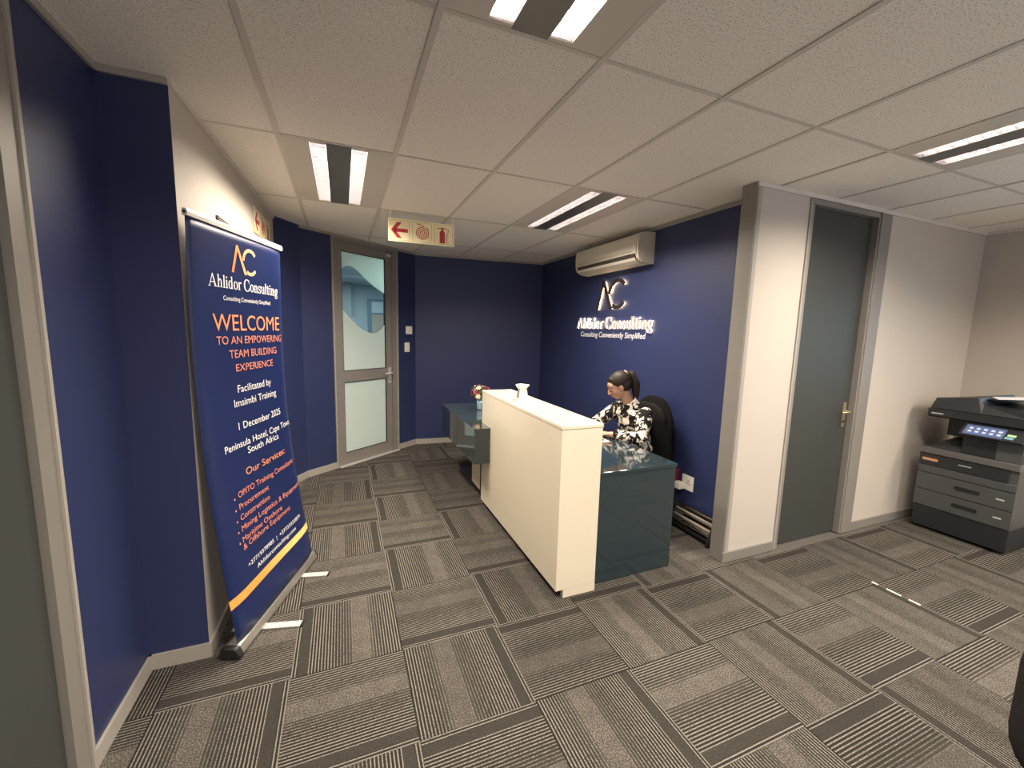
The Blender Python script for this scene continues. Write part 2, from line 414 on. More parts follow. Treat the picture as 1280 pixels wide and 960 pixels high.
def tee(p0, p1, wdt=.012, dz=0.):
    d = (Vector(p1)-Vector(p0)).normalized(); n = Vector((-d.y, d.x))*wdt
    poly = [Vector(p0)-n, Vector(p1)-n, Vector(p1)+n, Vector(p0)+n]
    g = MB(); g.prism([(v.x, v.y, H+dz) for v in poly], (0,0,.003-dz)); n2 = n/8
    g.prism([((Vector(p0)-n2).x, (Vector(p0)-n2).y, H+.003), ((Vector(p1)-n2).x, (Vector(p1)-n2).y, H+.003), ((Vector(p1)+n2).x, (Vector(p1)+n2).y, H+.003), ((Vector(p0)+n2).x, (Vector(p0)+n2).y, H+.003)], (0,0,.03))
    put('ceiling_tee', g, TEE, ceiling)
def back_y(x):                                       # far end of the room at this x
    if x < W0.x: return .84
    if x < A.x: return 3.38+(x-A.x)*1.5
    if x < B.x: return A.y+(x-A.x)*dAB.y/dAB.x
    if x < XL: return B.y+(x-B.x)*(C3.y-B.y)/(C3.x-B.x)
    return YP
for i in range(0, 10): tee((.6*i, YB), (.6*i, back_y(.6*i)))
for j in range(-2, 4):
    y = 1.2*j
    xl = WL if y < .84 else (-.35+.033*(y-.84) if y < 3.09 else -.09+(y-3.38)/dAB.y*dAB.x)
    tee((xl, y), (WR if y < YP else XL, y), .009, .0012)

REFL = mat('troffer_reflector', (.74, .71, .74), .22, metal=.7); TPAN = mat('troffer_panel_enamel', (.62, .57, .50), .5); TMID = mat('troffer_centre_grey', (.16, .158, .15), .4, metal=.4)
TUBEM = emis('fluorescent_tube', TUBE_COL, TUBE)
def troffer(i, j, label):
    x, y = .6*i, 1.2*j
    t = thing('ceiling_light', label, 'ceiling light', (x+.3, y+.6, H), group='recessed twin fluorescent lights')
    b = MB()                                         # enamelled face with two slots
    for a0, a1 in ((.012, .148), (.452, .588)): b.box(x+a0, y+.012, H+.001, x+a1, y+1.188, H+.006)
    for a0, a1 in ((.148, .232), (.367, .452)):
        b.box(x+a0, y+.012, H+.001, x+a1, y+.030, H+.006); b.box(x+a0, y+1.170, H+.001, x+a1, y+1.188, H+.006)
    put('face_panel', b, TPAN, t)
    put('centre_panel', MB().box(x+.232, y+.012, H+.001, x+.367, y+1.188, H+.006), TMID, t)
    for a0, a1 in ((.148, .232), (.367, .452)):
        g = MB(); c = (a0+a1)/2
        prof = [(a0, .004), (a0+.002, .03), (a0+.016, .062), (c, .075), (a1-.016, .062), (a1-.002, .03), (a1, .004)]
        r1 = [(x+p, y+.03, H+q) for p, q in prof]; r2 = [(x+p, y+1.17, H+q) for p, q in prof]
        g.loft([r1, r2], caps=False, closed=False)
        g.bm.faces.new([g.bm.verts.new(p) for p in r1]); g.bm.faces.new([g.bm.verts.new(p) for p in r2])
        rf = put('reflector', g, REFL, t)
        put('fluorescent_tube', MB().tube([(x+c, y+.05, H+.050), (x+c, y+1.15, H+.050)], .008, 8), TUBEM, t)
        g = MB()
        for k in range(21):
            yy = y+.048+k*.0551
            g.prism([(x+a0+.002, yy-.004, H+.026), (x+a0+.002, yy+.004, H+.026), (x+a0+.002, yy+.001, H+.004), (x+a0+.002, yy-.001, H+.004)], (a1-a0-.004, 0, 0))
        put('louvre_blades', g, REFL, t)['kind'] = 'stuff'
    for a0, a1 in ((.148, .232), (.367, .452)):
        L_ = bpy.data.lights.new('slot_light', 'AREA'); L_.shape = 'RECTANGLE'; L_.size = a1-a0-.006; L_.size_y = 1.12; L_.energy = LAMP; L_.color = TUBE_COL; L_.spread = math.radians(152)
        lo_ = bpy.data.objects.new('slot_light', L_); COL.objects.link(lo_); lo_.parent = t; lo_.location = ((a0+a1)/2-.3, 0, .003)
    return t
troffer(0, 1, 'recessed twin-tube ceiling light above the roller banner side, louvres seen end on')
troffer(3, 1, 'recessed twin-tube ceiling light in front of the air conditioner')
troffer(1, -1, 'glaring recessed twin-tube ceiling light cut by the top edge of the view')
troffer(5, -1, 'recessed twin-tube ceiling light in the corner above the printer side')
for q, w_ in (((0,-3), 'added unseen for brightness behind the viewpoint, nearer the left wall'), ((8,-2), 'added unseen to brighten the right side, facing the right-hand window'), ((7,-3), 'added unseen for brightness behind the viewpoint, towards the right rear corner')):  # lights out of view, added to balance counter and right wall brightness
    troffer(*q, 'recessed twin-tube ceiling light '+w_)

# ------------------------------------------------------------------ doors
def lever(parent, o, u, n, M_, flip=1):
    """lever handle with long back plate: o centre on the leaf face, u along the leaf, n out of it"""
    o = Vector(o); u = Vector(u).normalized(); n = Vector(n).normalized(); z = Vector((0,0,1))
    mt = Matrix((( u.x, n.x, 0, o.x), (u.y, n.y, 0, o.y), (0, 0, 1, o.z), (0,0,0,1)))
    g = MB(); g.box(-.021, 0, -.13, .021, .008, .07, mt)
    h = put('door_handle', g, M_, parent)
    g = MB(); g.tube([o+n*.006, o+n*.05, o+n*.055+u*flip*.02, o+n*.055+u*flip*.11], [.011, .010, .010, .008], 10)
    put('lever', g, M_, h, smooth=True)
    put('key_cylinder', MB().tube([o+n*.006-z*.085, o+n*.014-z*.085], .009, 12), DARKM, h)
# near left door in the left wall (only its right jamb and a slice of the leaf show)
d1 = struct('door_1', MB().box(WL-.05, -.63, .008, WL-.01, .245, 2.52), DOORG)
g = MB(); g.box(WL-.1, .25, 0, WL+.012, .325, 2.585); g.box(WL-.1, -.66, 0, WL+.012, -.635, 2.585); g.box(WL-.1, -.635, 2.53, WL+.012, .25, 2.585)
put('door_frame', g, ALU, d1)
put('frame_bead', MB().box(WL-.004, .325, 0, WL+.020, .341, H-.02), TRIMW, d1)
struct('wall_left_lintel', MB().box(WL-.1, -.66, 2.585, WL, .335, HT), NAVY)
# grey door in the partition
d2 = struct('door_2', MB().box(3.372, .632, .012, 4.105, .672, 2.545), DOORG)
g = MB(); g.box(3.335, .596, 0, 3.368, .70, 2.585); g.box(4.112, .652, 0, 4.20, .70, 2.585); g.box(3.368, .62, 2.548, 4.2, .70, 2.585)
put('door_frame', g, ALU, d2)
g = MB(); g.box(4.112, .588, 0, 4.128, .652, 2.585); g.box(4.128, .580, 0, 4.262, .599, 2.585); g.box(3.335, .588, 2.548, 4.128, .62, 2.585)
put('door_architrave', g.bevel(.003, 1), GREYP, d2)
lever(d2, (4.045, .632, 1.045), (-1, 0, 0), (0, -1, 0), mat('aged_brass', (.55, .46, .30), .3, metal=.9), 1)
# glazed door in the slanted wall, built in the wall's own axes
nAB = Vector((dAB.y, -dAB.x))                        # towards the room
MD = Matrix(((dAB.x, nAB.x, 0, A.x), (dAB.y, nAB.y, 0, A.y), (0, 0, 1, 0), (0, 0, 0, 1)))
def dbox(g, s0, s1, z0, z1, n0, n1): return g.box(s0, n0, z0, s1, n1, z1, MD)
g = MB()
LS0, LS1 = .392, 1.205
dbox(g, LS0, .485, .022, 2.545, -.045, 0); dbox(g, 1.115, LS1, .022, 2.545, -.045, 0)
dbox(g, .485, 1.115, 2.455, 2.545, -.045, 0); dbox(g, .485, 1.115, .985, 1.11, -.045, 0); dbox(g, .485, 1.115, .022, .145, -.045, 0)
d3 = struct('door_3', g, ALU)
g = MB(); dbox(g, D0, LS0-.006, 0, 2.59, -.1, .014); dbox(g, LS1+.006, D1, 0, 2.59, -.1, .014); dbox(g, LS0-.006, LS1+.006, 2.552, 2.59, -.1, .014)
put('door_frame', g, ALU, d3)
g = MB(); dbox(g, D1-.018, D1+.004, 0, 2.59, .014, .020); dbox(g, D0-.002, D0+.012, 0, 2.59, .014, .020)
put('frame_bead', g, TRIMW, d3)
g = MB()
for s0, s1, z0, z1 in ((.485, 1.115, 2.447, 2.455), (.485, 1.115, 1.11, 1.118), (.485, .493, 1.118, 2.447), (1.107, 1.115, 1.118, 2.447), (.485, 1.115, .145, .153), (.485, 1.115, .977, .985), (.485, .493, .153, .977), (1.107, 1.115, .153, .977)):
    dbox(g, s0, s1, z0, z1, -.03, -.004)
put('glazing_bead', g, DARKM, d3)
put('upper_glass', dbox(MB(), .49, 1.11, 1.113, 2.452, -.024, -.020), GLS, d3)
put('lower_glass', dbox(MB(), .49, 1.11, .148, .982, -.024, -.020), GLS, d3)
def film(poly): return MB().prism([MD @ Vector((s, -.018, z)) for s, z in poly], MD.to_3x3() @ Vector((0, .0012, 0)))
topc = [(.49, 2.235), (.515, 2.272), (.55, 2.295), (.60, 2.305), (.66, 2.292), (.73, 2.255), (.80, 2.205), (.88, 2.15), (.95, 2.11), (1.03, 2.075), (1.11, 2.04)]
botc = [(.49, 1.82), (.56, 1.755), (.63, 1.69), (.70, 1.635), (.78, 1.585), (.86, 1.555), (.93, 1.545), (1.0, 1.56), (1.06, 1.60), (1.11, 1.655)]
g = film([(.49, 2.452)]+topc+[(1.11, 2.452)]); put('frosted_film', g, FRO, d3)
put('frosted_film', film([(.49, 1.113), (1.11, 1.113)]+botc[::-1]), FRO, d3)
put('frosted_film', film([(.49, .148), (1.11, .148), (1.11, .982), (.49, .982)]), FRO, d3)
put('threshold', dbox(MB(), LS0-.006, D1-.01, 0, .010, -.06, .045), CHROME, d3)
hp = MD @ Vector((1.165, 0, 1.045)); lever(d3, hp, (-dAB.x, -dAB.y, 0), (nAB.x, nAB.y, 0), CHROME, 1)
g = MB(); dbox(g, 1.13, 1.20, 2.49, 2.52, 0, .012); put('closer_plate', g, CHROME, d3)
g = MB()
for z in (.35, 1.3, 2.25): dbox(g, LS0-.012, LS0+.006, z, z+.09, .0, .018)
put('hinges', g, ALU, d3)

# the room seen through the door's clear glass
PALE = mat('pale_blue_room_paint', (.34, .41, .45), .7); DKG = mat('dim_grey_paint', (.20, .23, .24), .7); WOODC = mat('pale_wood_panel', (.36, .30, .25), .5, noise=.15, nscale=9)
struct('floor_beyond', MB().box(-1.3, 3.7, -.08, 1.9, 7.2, -.01), SLAB) if False else None
struct('floor_beyond', MB().box(-.8, 4.61, -.09, 2.2, 9.6, -.007), SLAB)
struct('ceiling_beyond', MB().box(-.8, 3.5, 2.62, 2.2, 9.6, 2.68), PALE)
struct('wall_beyond_rear', MB().box(-.8, 9.5, 0, 2.2, 9.6, 2.62), PALE)
struct('wall_beyond_left', MB().box(-.9, 3.3, 0, -.8, 9.6, 2.62), PALE)
struct('wall_beyond_right', MB().box(2.0, 4.6, 0, 2.1, 9.5, 2.62), PALE)
struct('wall_beyond_pier', MB().box(-.1, 9.0, 0, .50, 9.1, 2.62), DKG)
g = MB()
for x0, x1, z0, z1 in ((.88, .97, 0, 2.30), (1.60, 1.68, 0, 2.30), (.97, 1.60, 2.24, 2.30), (.97, 1.60, 1.93, 1.97)): g.box(x0, 9.42, z0, x1, 9.5, z1)
t = thing('cupboard', 'pale wood cupboard in a blue frame behind the clear curve of the glazed door', 'cupboard', (1.27, 9.45, 0))
put('cupboard_frame', g, mat('blue_grey_frame', (.10, .17, .24), .5), t)
put('cupboard_door', MB().box(.97, 9.43, .02, 1.60, 9.48, 1.93), WOODC, t)
put('upper_panel', MB().box(.97, 9.43, 1.97, 1.60, 9.48, 2.24), mat('pale_blue_panel', (.42, .50, .54), .5), t)
for k, (yy, en) in enumerate(((5.0, 70), (7.6, 42))):
    la = bpy.data.lights.new('room_beyond_light', 'AREA'); la.shape = 'RECTANGLE'; la.size = 1.2; la.size_y = .5; la.energy = en*1.55; la.color = (.84, .95, 1)
    lo = bpy.data.objects.new('room_beyond_light', la); COL.objects.link(lo); lo.location = (.7, yy, 2.6)

# ------------------------------------------------------------------ text
_tc = {}
def glyphs(body, shear=0.):
    k = (body, shear)
    if k in _tc: return _tc[k]
    c = bpy.data.curves.new('txt', 'FONT'); c.body = body; c.size = 1; c.resolution_u = 3; c.shear = shear
    o = bpy.data.objects.new('txt', c); COL.objects.link(o)
    dg = bpy.context.evaluated_depsgraph_get(); me = bpy.data.meshes.new_from_object(o.evaluated_get(dg))
    vs = [(v.co.x, v.co.y) for v in me.vertices]; fs = [tuple(p.vertices) for p in me.polygons]
    bpy.data.objects.remove(o); bpy.data.curves.remove(c); bpy.data.meshes.remove(me)
    _tc[k] = (vs, fs); return _tc[k]
CAP = max(v[1] for v in glyphs('H')[0])
def fit(body, u0, u1, v0, cap, shear=0., bold=0.):
    """letter polygons with the line's ends at u0 and u1, its baseline at v0 and capitals cap high"""
    vs, fs = glyphs(body, shear); a = min(v[0] for v in vs); b = max(v[0] for v in vs)
    return [(u0+(x-a)/(b-a)*(u1-u0), v0+y/CAP*cap) for x, y in vs], fs

# serif letters drawn as overlapping polygons; one em = height of a capital
def ringp(cx, cy, rx, ry, th, tv, a0=0, a1=360, n=18):
    out = []
    for i in range(n):
        q = []
        for k in (i, i+1):
            a = math.radians(a0+(a1-a0)*k/n); t = tv+(th-tv)*abs(math.cos(a))**1.5
            q.append(((cx+rx*math.cos(a), cy+ry*math.sin(a)), (cx+(rx-t)*math.cos(a), cy+(ry-(t if True else 0))*math.sin(a))))
        out.append([q[0][0], q[1][0], q[1][1], q[0][1]])
    return out
def rc(x0, y0, x1, y1): return [(x0,y0),(x1,y0),(x1,y1),(x0,y1)]
def stem(x, h, t=.13, flag=True, s=.07, top=False):
    o = [rc(x, 0, x+t, h), rc(x-s, 0, x+t+s, .045)]
    if flag: o.append([(x-s, h-.05), (x, h-.09), (x, h), (x-s*.6, h-.02)])
    if top: o.append(rc(x-s, h-.045, x+t+s, h))
    return o
SER = {
 'A': ([[(.06,0),(.14,0),(.50,.93),(.46,1.0)], [(.42,1.0),(.52,1.0),(.90,0),(.73,0)], rc(.2,.30,.70,.36), rc(-.03,0,.26,.045), rc(.63,0,1.0,.045)], 1.0),
 'h': (stem(.08,1.0)+ringp(.36,.40,.20,.27,.13,.07,0,150,8)+stem(.43,.40,flag=False), .68),
 'l': (stem(.08,1.0), .32),
 'i': (stem(.08,.66)+[[(.145+.085*math.cos(a),.86+.085*math.sin(a)) for a in [2*PI*k/10 for k in range(10)]]], .32),
 'd': (ringp(.28,.33,.25,.35,.13,.06)+[rc(.41,0,.54,1.0), rc(.41,0,.61,.045), [(.34,.95),(.41,.91),(.41,1),(.36,.98)]], .66),
 'o': (ringp(.31,.33,.29,.35,.14,.055), .64),
 'r': (stem(.08,.66)+ringp(.36,.42,.20,.25,.12,.08,60,150,5)+[[(.40,.56),(.48,.56),(.48,.66),(.40,.67)]], .50),
 'C': (ringp(.50,.5,.48,.53,.17,.055,48,312,22)+[rc(.80,.66,.85,1.0), rc(.80,.02,.85,.30)], .93),
 'n': (stem(.08,.66)+ringp(.36,.40,.20,.27,.13,.07,0,150,8)+stem(.43,.40,flag=False), .68),
 's': (ringp(.25,.49,.19,.19,.10,.06,20,270,10)+ringp(.25,.17,.20,.19,.10,.06,90,-160,10)+[rc(.40,.46,.44,.66), rc(.04,0,.08,.2)], .50),
 'u': ([rc(.08,.2,.21,.66), rc(.02,.61,.12,.66), rc(.43,0,.56,.66), rc(.37,.61,.46,.66), rc(.43,0,.63,.045)]+ringp(.31,.24,.23,.26,.13,.07,180,320,8), .68),
 't': ([rc(.12,.16,.25,.80), rc(0,.60,.40,.66), [(.0,.62),(.12,.62),(.25,.86),(.18,.86)]]+ringp(.28,.16,.16,.18,.11,.07,180,320,6), .43),
 'g': (ringp(.28,.40,.24,.28,.13,.055)+ringp(.28,-.13,.27,.17,.08,.05)+[rc(.06,.02,.40,.10), rc(.44,.55,.60,.62), [(.10,.04),(.2,.16),(.28,.14),(.2,.02)]], .62),
 ' ': ([], .30)}
def serif(body, u0, u1, v0, cap):
    x = 0; polys = []
    for c in body:
        g, wd = SER[c]; polys += [[(px+x, py) for px, py in p] for p in g]; x += wd+.01
    s = (u1-u0)/x; return [[(u0+px*s, v0+py*cap) for px, py in p] for p in polys]
# emblem: a bar-less A and a C broken by its leg, about 1.63 wide for 1 high
def arc(cx, cy, ro, ri, a0, a1, n=12):
    return [(cx+ro*math.cos(math.radians(a0+(a1-a0)*k/n)), cy+ro*math.sin(math.radians(a0+(a1-a0)*k/n))) for k in range(n+1)]+[(cx+ri*math.cos(math.radians(a1+(a0-a1)*k/n)), cy+ri*math.sin(math.radians(a1+(a0-a1)*k/n))) for k in range(n+1)]
EMB = [[(0,0),(.13,0),(.42,.86),(.42,1.0),(.34,1.0)], [(.34,1.0),(.44,1.0),(.96,0),(.80,0),(.36,.90)],
       arc(1.20, .50, .50, .375, 178, 40), arc(1.20, .50, .50, .375, 238, 322)]
EMI = [[(.045,.02),(.105,.02),(.40,.84),(.40,.97),(.36,.97)], [(.365,.97),(.42,.97),(.92,.02),(.83,.02),(.38,.90)],
       arc(1.20, .50, .475, .40, 175, 43), arc(1.20, .50, .475, .40, 241, 319)]

# ------------------------------------------------------------------ roller banner
P0 = Vector((-.212, .794, .08)); U = Vector((.3256, .9455, 0)); V = Vector((-.106, -.01, 2.005)); NB = U.cross(V).normalized()
if NB.x < 0: NB = -NB
BL_ = V.length; BWID = .850
def bsurf(u, v, off=0.):
    s = max(0, v/BL_); wid = BWID-.045*math.sin(PI*min(1, max(0, s)))*0-.03*s
    e = abs(u-.425)/.425; curl = (.016+.008*math.sin(PI*s))*max(0, e-.72)**2*9
    dn = -.05*math.sin(PI*s)-curl+.004*math.sin(u*11+v*2.1)*math.sin(PI*s)
    return P0+U*u+V*(v/BL_)+NB*(dn+off)
ban = thing('roller_banner', 'tall navy roller banner headed WELCOME standing on an aluminium foot before the white wall', 'banner', (-.074, 1.195, 0))
NU, NV = 24, 40
def edge_u(v, right):
    s = v/BL_
    return (.858-.022*s) if right else (-.004+.030*max(0, s)**.8)
g = MB(); rows = []
for j in range(NV+1):
    v = -.022+(BL_+.022)*j/NV; row = []
    for i in range(NU+1):
        u = edge_u(v, 0)+(edge_u(v, 1)-edge_u(v, 0))*i/NU
        row.append(g.bm.verts.new(bsurf(u, v)))
    rows.append(row)
for a, b in zip(rows, rows[1:]):
    for i in range(NU): g.bm.faces.new([a[i], a[i+1], b[i+1], b[i]])
sheet = put('printed_sheet', g, BANNER, ban, smooth=True)
ml = sheet.modifiers.new('thickness', 'SOLIDIFY'); ml.thickness = .0012; ml.offset = 1 if sheet.data.polygons[0].normal.dot(NB) < 0 else -1
def on_banner(name, vs, fs, M_):
    g = MB(); bv = [g.bm.verts.new(bsurf(x, y, .0022)) for x, y in vs]
    for f in fs:
        try: g.bm.faces.new([bv[i] for i in f])
        except ValueError: pass
    o = put(name, g, M_, sheet); return o
def polys_on_banner(name, polys, M_):
    vs, fs = [], []
    for p in polys: fs.append(tuple(range(len(vs), len(vs)+len(p)))); vs += p
    return on_banner(name, vs, fs, M_)
polys_on_banner('emblem_print', [[(.318+x*.141, 1.803+y*.140) for x, y in p] for p in EMB], ORANGE)
polys_on_banner('name_print', serif('Ahlidor Consulting', .142, .778, 1.719, .060), INKW)
SC = .038
for txt, u0, u1, v0, cap, M_ in (
    ('Consulting Conveniently Simplified', .244, .682, 1.660, .0215, INKW),
    ('WELCOME', .158, .785, 1.511, .080, ORANGET), ('TO AN EMPOWERING', .176, .806, 1.443, .040, SALMON),
    ('TEAM BUILDING', .264, .732, 1.372, .040, SALMON), ('EXPERIENCE', .308, .678, 1.301, .037, SALMON),
    ('Facilitated by', .307, .634, 1.190, SC, INKW), ('Imsimbi Training', .269, .684, 1.118, SC, INKW),
    ('1 December 2025', .284, .712, .995, SC, INKW), ('Peninsula Hotel, Cape Town,', .149, .846, .903, .036, INKW), ('South Africa', .335, .650, .853, .036, INKW),
    ('Our Services:', .293, .700, .744, .038, ORANGET),
    ('OPITO Training Consultants', .195, .795, .655, .031, SALMON), ('Procurement', .187, .470, .595, .030, SALMON), ('Construction', .180, .463, .538, .030, SALMON),
    ('Mining Logistics & Equipment', .174, .838, .482, .030, SALMON), ('Maritime Onshore', .165, .567, .426, .030, SALMON), ('& Offshore Equipment', .159, .656, .387, .029, SALMON),
    ('+27719378985  |  +27733322839', .168, .756, .286, .022, INKW), ('Ahlidorconsulting.com', .239, .678, .237, .024, INKW)):
    vs, fs = fit(txt, u0, u1, v0, cap); on_banner('text_print', vs, fs, M_)
dots = []
for v in (.662, .603, .546, .490, .434):
    u = .138+(v-.434)*.10; dots.append([(u+.006*math.cos(a), v+.006*math.sin(a)) for a in [2*PI*k/8 for k in range(8)]])
polys_on_banner('bullet_print', dots, SALMON)
ns = 16; polys_on_banner('stripe_print', [[(-.002+.858*i/ns, .158), (-.002+.858*(i+1)/ns, .158), (-.002+.858*(i+1)/ns, .205), (-.002+.858*i/ns, .205)] for i in range(ns)], STRIPE)
# top rail, cassette, caps, feet, pole
tl, tr = bsurf(edge_u(BL_, 0)-.006, BL_), bsurf(edge_u(BL_, 1)+.004, BL_)
tl += NB*.004; tr += NB*.004
g = MB(); dU = (tr-tl); zz = V.normalized()
prof = [(-.011, -.014), (.009, -.014), (.012, .002), (.007, .015), (-.007, .015), (-.012, .002)]
g.loft([[tl+NB*a+zz*(b+.004) for a, b in prof], [tr+NB*a+zz*(b+.004) for a, b in prof]])
put('top_rail', g, WHITEP, ban)
g = MB(); g.tube([tl-U*.003+Vector((0,0,.004)), tl+Vector((0,0,.004))], .006, 8); g.tube([tr+Vector((0,0,.004)), tr+U*.003+Vector((0,0,.004))], .009, 8); put('rail_cap', g, BLACKP, ban)
c0, c1 = P0-U*.012-NB*.02, P0+U*.868-NB*.02
def ring_c(c): return [Vector((c.x, c.y, 0))+NB_h*a+Vector((0,0,b)) for a, b in ((-.055,.012),(-.035,.006),(.030,.006),(.038,.012),(.038,.024),(.030,.044),(.024,.056),(.012,.060),(-.035,.062),(-.055,.050))]
NB_h = Vector((NB.x, NB.y, 0)).normalized()
put('cassette', MB().loft([ring_c(c0), ring_c(c1)]), mat('satin_aluminium', (.50, .485, .455), .3, metal=.85), ban)
def cap_r(c, s): return [c2+(p-c2)*s for p in ring_c(c) for c2 in (Vector((c.x, c.y, .043)),)]
put('end_cap', MB().loft([cap_r(c0-U*.028, .86), cap_r(c0-U*.020, 1.06), cap_r(c0, 1.06)]), BLACKP, ban)
put('end_cap', MB().loft([cap_r(c1, 1.06), cap_r(c1+U*.012, 1.0)]), BLACKP, ban)
for s_, ln in ((.19, .20), (.66, .165)):
    f = Vector((P0.x, P0.y, 0))+U*s_; q = (NB_h*.985+U*(.10)).normalized(); r_ = Vector((-q.y, q.x, 0))*.022
    g = MB(); a = f-q*.14; b = f+q*ln
    g.prism([a-r_+Vector((0,0,.002)), b-r_+Vector((0,0,.002)), b+r_+Vector((0,0,.002)), a+r_+Vector((0,0,.002))], (0,0,.006))
    ft = put('swing_foot', g, CHROME, ban)
    g = MB(); g.prism([b-r_*1.05+Vector((0,0,.001)), b+q*.010-r_+Vector((0,0,.001)), b+q*.010+r_+Vector((0,0,.001)), b+r_*1.05+Vector((0,0,.001))], (0,0,.009)); put('foot_cap', g, BLACKP, ft)
pb = Vector((P0.x, P0.y, .08))+U*.425-NB*.045; pt = (tl+tr)/2-NB*.012
put('support_pole', MB().tube([pb, pb*.5+pt*.5-NB*.05, pt], .008, 8), CHROME, ban)

# ------------------------------------------------------------------ safety signs
SIGNY = mat('sign_cream_yellow', (.86, .77, .48), .35, noise=.08, nscale=6); SIGNR = mat('sign_red', (.42, .03, .035), .4); SIGNL = mat('sign_fine_line', (.42, .36, .20), .5)
def sign(name, label, o, u, n, W=.575, Hh=.19):
    o = Vector(o); u = Vector(u).normalized(); n = Vector(n).normalized(); z = Vector((0,0,1))
    t = thing(name, label, 'sign', o+u*W/2)
    def pr(polys, d, th=.0012):
        g = MB()
        for p in polys: g.prism([o+u*x+z*y+n*d for x, y in p], n*th)
        return g
    put('panel', pr([[(0,0),(W,0),(W,Hh),(0,Hh)]], -.006, .006), SIGNY, t)
    k = W/3
    fr = []
    for i in range(3):
        a, b_, c, d = k*i+.012, k*(i+1)-.012, .012, Hh-.012
        fr += [rc(a, c, b_, c+.003), rc(a, d-.003, b_, d), rc(a, c, a+.003, d), rc(b_-.003, c, b_, d)]
    put('panel_lines', pr(fr, 0), SIGNL, t)
    s = Hh/.19
    arrow = [[(.022,.095),(.075,.160),(.113,.160),(.058,.095)], [(.022,.095),(.058,.095),(.113,.030),(.075,.030)], [(.050,.080),(.165,.080),(.165,.110),(.050,.110)]]
    put('arrow_symbol', pr([[(x*s, y*s) for x, y in p] for p in arrow], 0), SIGNR, t)
    sp = []; N_ = 90
    def spt(i, w_): 
        a = i/N_*2*PI*3.15; r = .006+.054*i/N_; return (k*1.5+(r+w_)*math.cos(a), .093*s+(r+w_)*math.sin(a))
    for i in range(N_): sp.append([spt(i, -.0036), spt(i+1, -.0036), spt(i+1, .0036), spt(i, .0036)])
    sp.append([(k*1.5-.045, .163), (k*1.5-.0, .151), (k*1.5+.02, .144), (k*1.5+.02, .152), (k*1.5-.045, .171)])
    put('hose_symbol', pr(sp, 0), SIGNR, t)
    cx = k*2.44
    ex = [rc(cx-.024, .022, cx+.024, .115), [(cx-.024,.115),(cx+.024,.115),(cx+.010,.133),(cx-.010,.133)], rc(cx-.008,.130,cx+.008,.152), rc(cx-.018,.148,cx+.034,.155),
          [(cx-.052,.138),(cx-.018,.148),(cx-.018,.156),(cx-.052,.143)]]
    hose = [(cx+.034,.152),(cx+.052,.142),(cx+.055,.125),(cx+.045,.105),(cx+.040,.08),(cx+.040,.022)]
    for a, b_ in zip(hose, hose[1:]): ex.append([(a[0]-.003,a[1]),(b_[0]-.003,b_[1]),(b_[0]+.003,b_[1]),(a[0]+.003,a[1])])
    put('extinguisher_symbol', pr(ex, 0), SIGNR, t)
    return t
sg = sign('hanging_sign', 'cream fire-point sign hung from the ceiling with red arrow, hose spiral and extinguisher', (.676, 2.40, 2.363), (1,0,0), (0,-1,0))
g = MB(); g.box(.69, 2.397, 2.55, .700, 2.400, H); g.box(1.23, 2.397, 2.55, 1.24, 2.400, H); put('hanger', g, WHITEP, sg)
dW = (W1-W0).normalized(); nW = Vector((dW.y, -dW.x, 0)); sw = W0+dW*1.455
sign('wall_sign', 'cream fire-point sign fixed flat on the white wall behind the banner top', (sw.x+nW.x*.007, sw.y+nW.y*.007, 2.305), (dW.x, dW.y, 0), nW, W=.60)
pw = W0+dW*.535; pt_ = thing('picture_frame', 'brown framed picture on the white wall, only a corner above the banner rail', 'picture', (pw.x+.02, pw.y+.2, 1.75))
g = MB(); MW = Matrix(((dW.x, nW.x, 0, pw.x), (dW.y, nW.y, 0, pw.y), (0,0,1,0), (0,0,0,1)))
BROWN = mat('dark_brown_frame', (.07, .05, .035), .5)
for s0, s1, z0, z1 in ((0,.5,2.16,2.206),(0,.5,1.5,1.54),(0,.04,1.54,2.16),(.46,.5,1.54,2.16)): g.box(s0, 0, z0, s1, .012, z1, MW)
put('frame_rails', g, BROWN, pt_)
put('picture_board', MB().box(.04, 0, 1.54, .46, .006, 2.15, MW), mat('picture_board', (.35,.31,.25), .6, noise=.3, nscale=8), pt_)

# ------------------------------------------------------------------ reception desk
CX0, CX1, CY0, CY1, CZ = 1.455, 1.735, .635, 2.12, 1.082
desk = thing('reception_desk', 'reception desk with tall cream counter front and teal lacquered worktop', 'desk', ((CX0+CX1)/2, 1.6, 0))
g = MB(); g.box(CX0, CY0, .052, CX1, CY1, CZ-.022); put('counter_panel', g.bevel(.002, 1), COUNTER, desk)
put('counter_top', MB().box(CX0-.003, CY0-.004, CZ-.0215, CX1+.003, CY1+.003, CZ).bevel(.0025, 1), COUNTER, desk)
put('plinth_foot', MB().box(CX0+.052, CY0, 0, CX1, CY0+.03, .052), COUNTER, desk)
put('plinth', MB().box(CX0+.058, CY0+.03, 0, CX1-.01, 3.05, .052), BLACKP, desk)
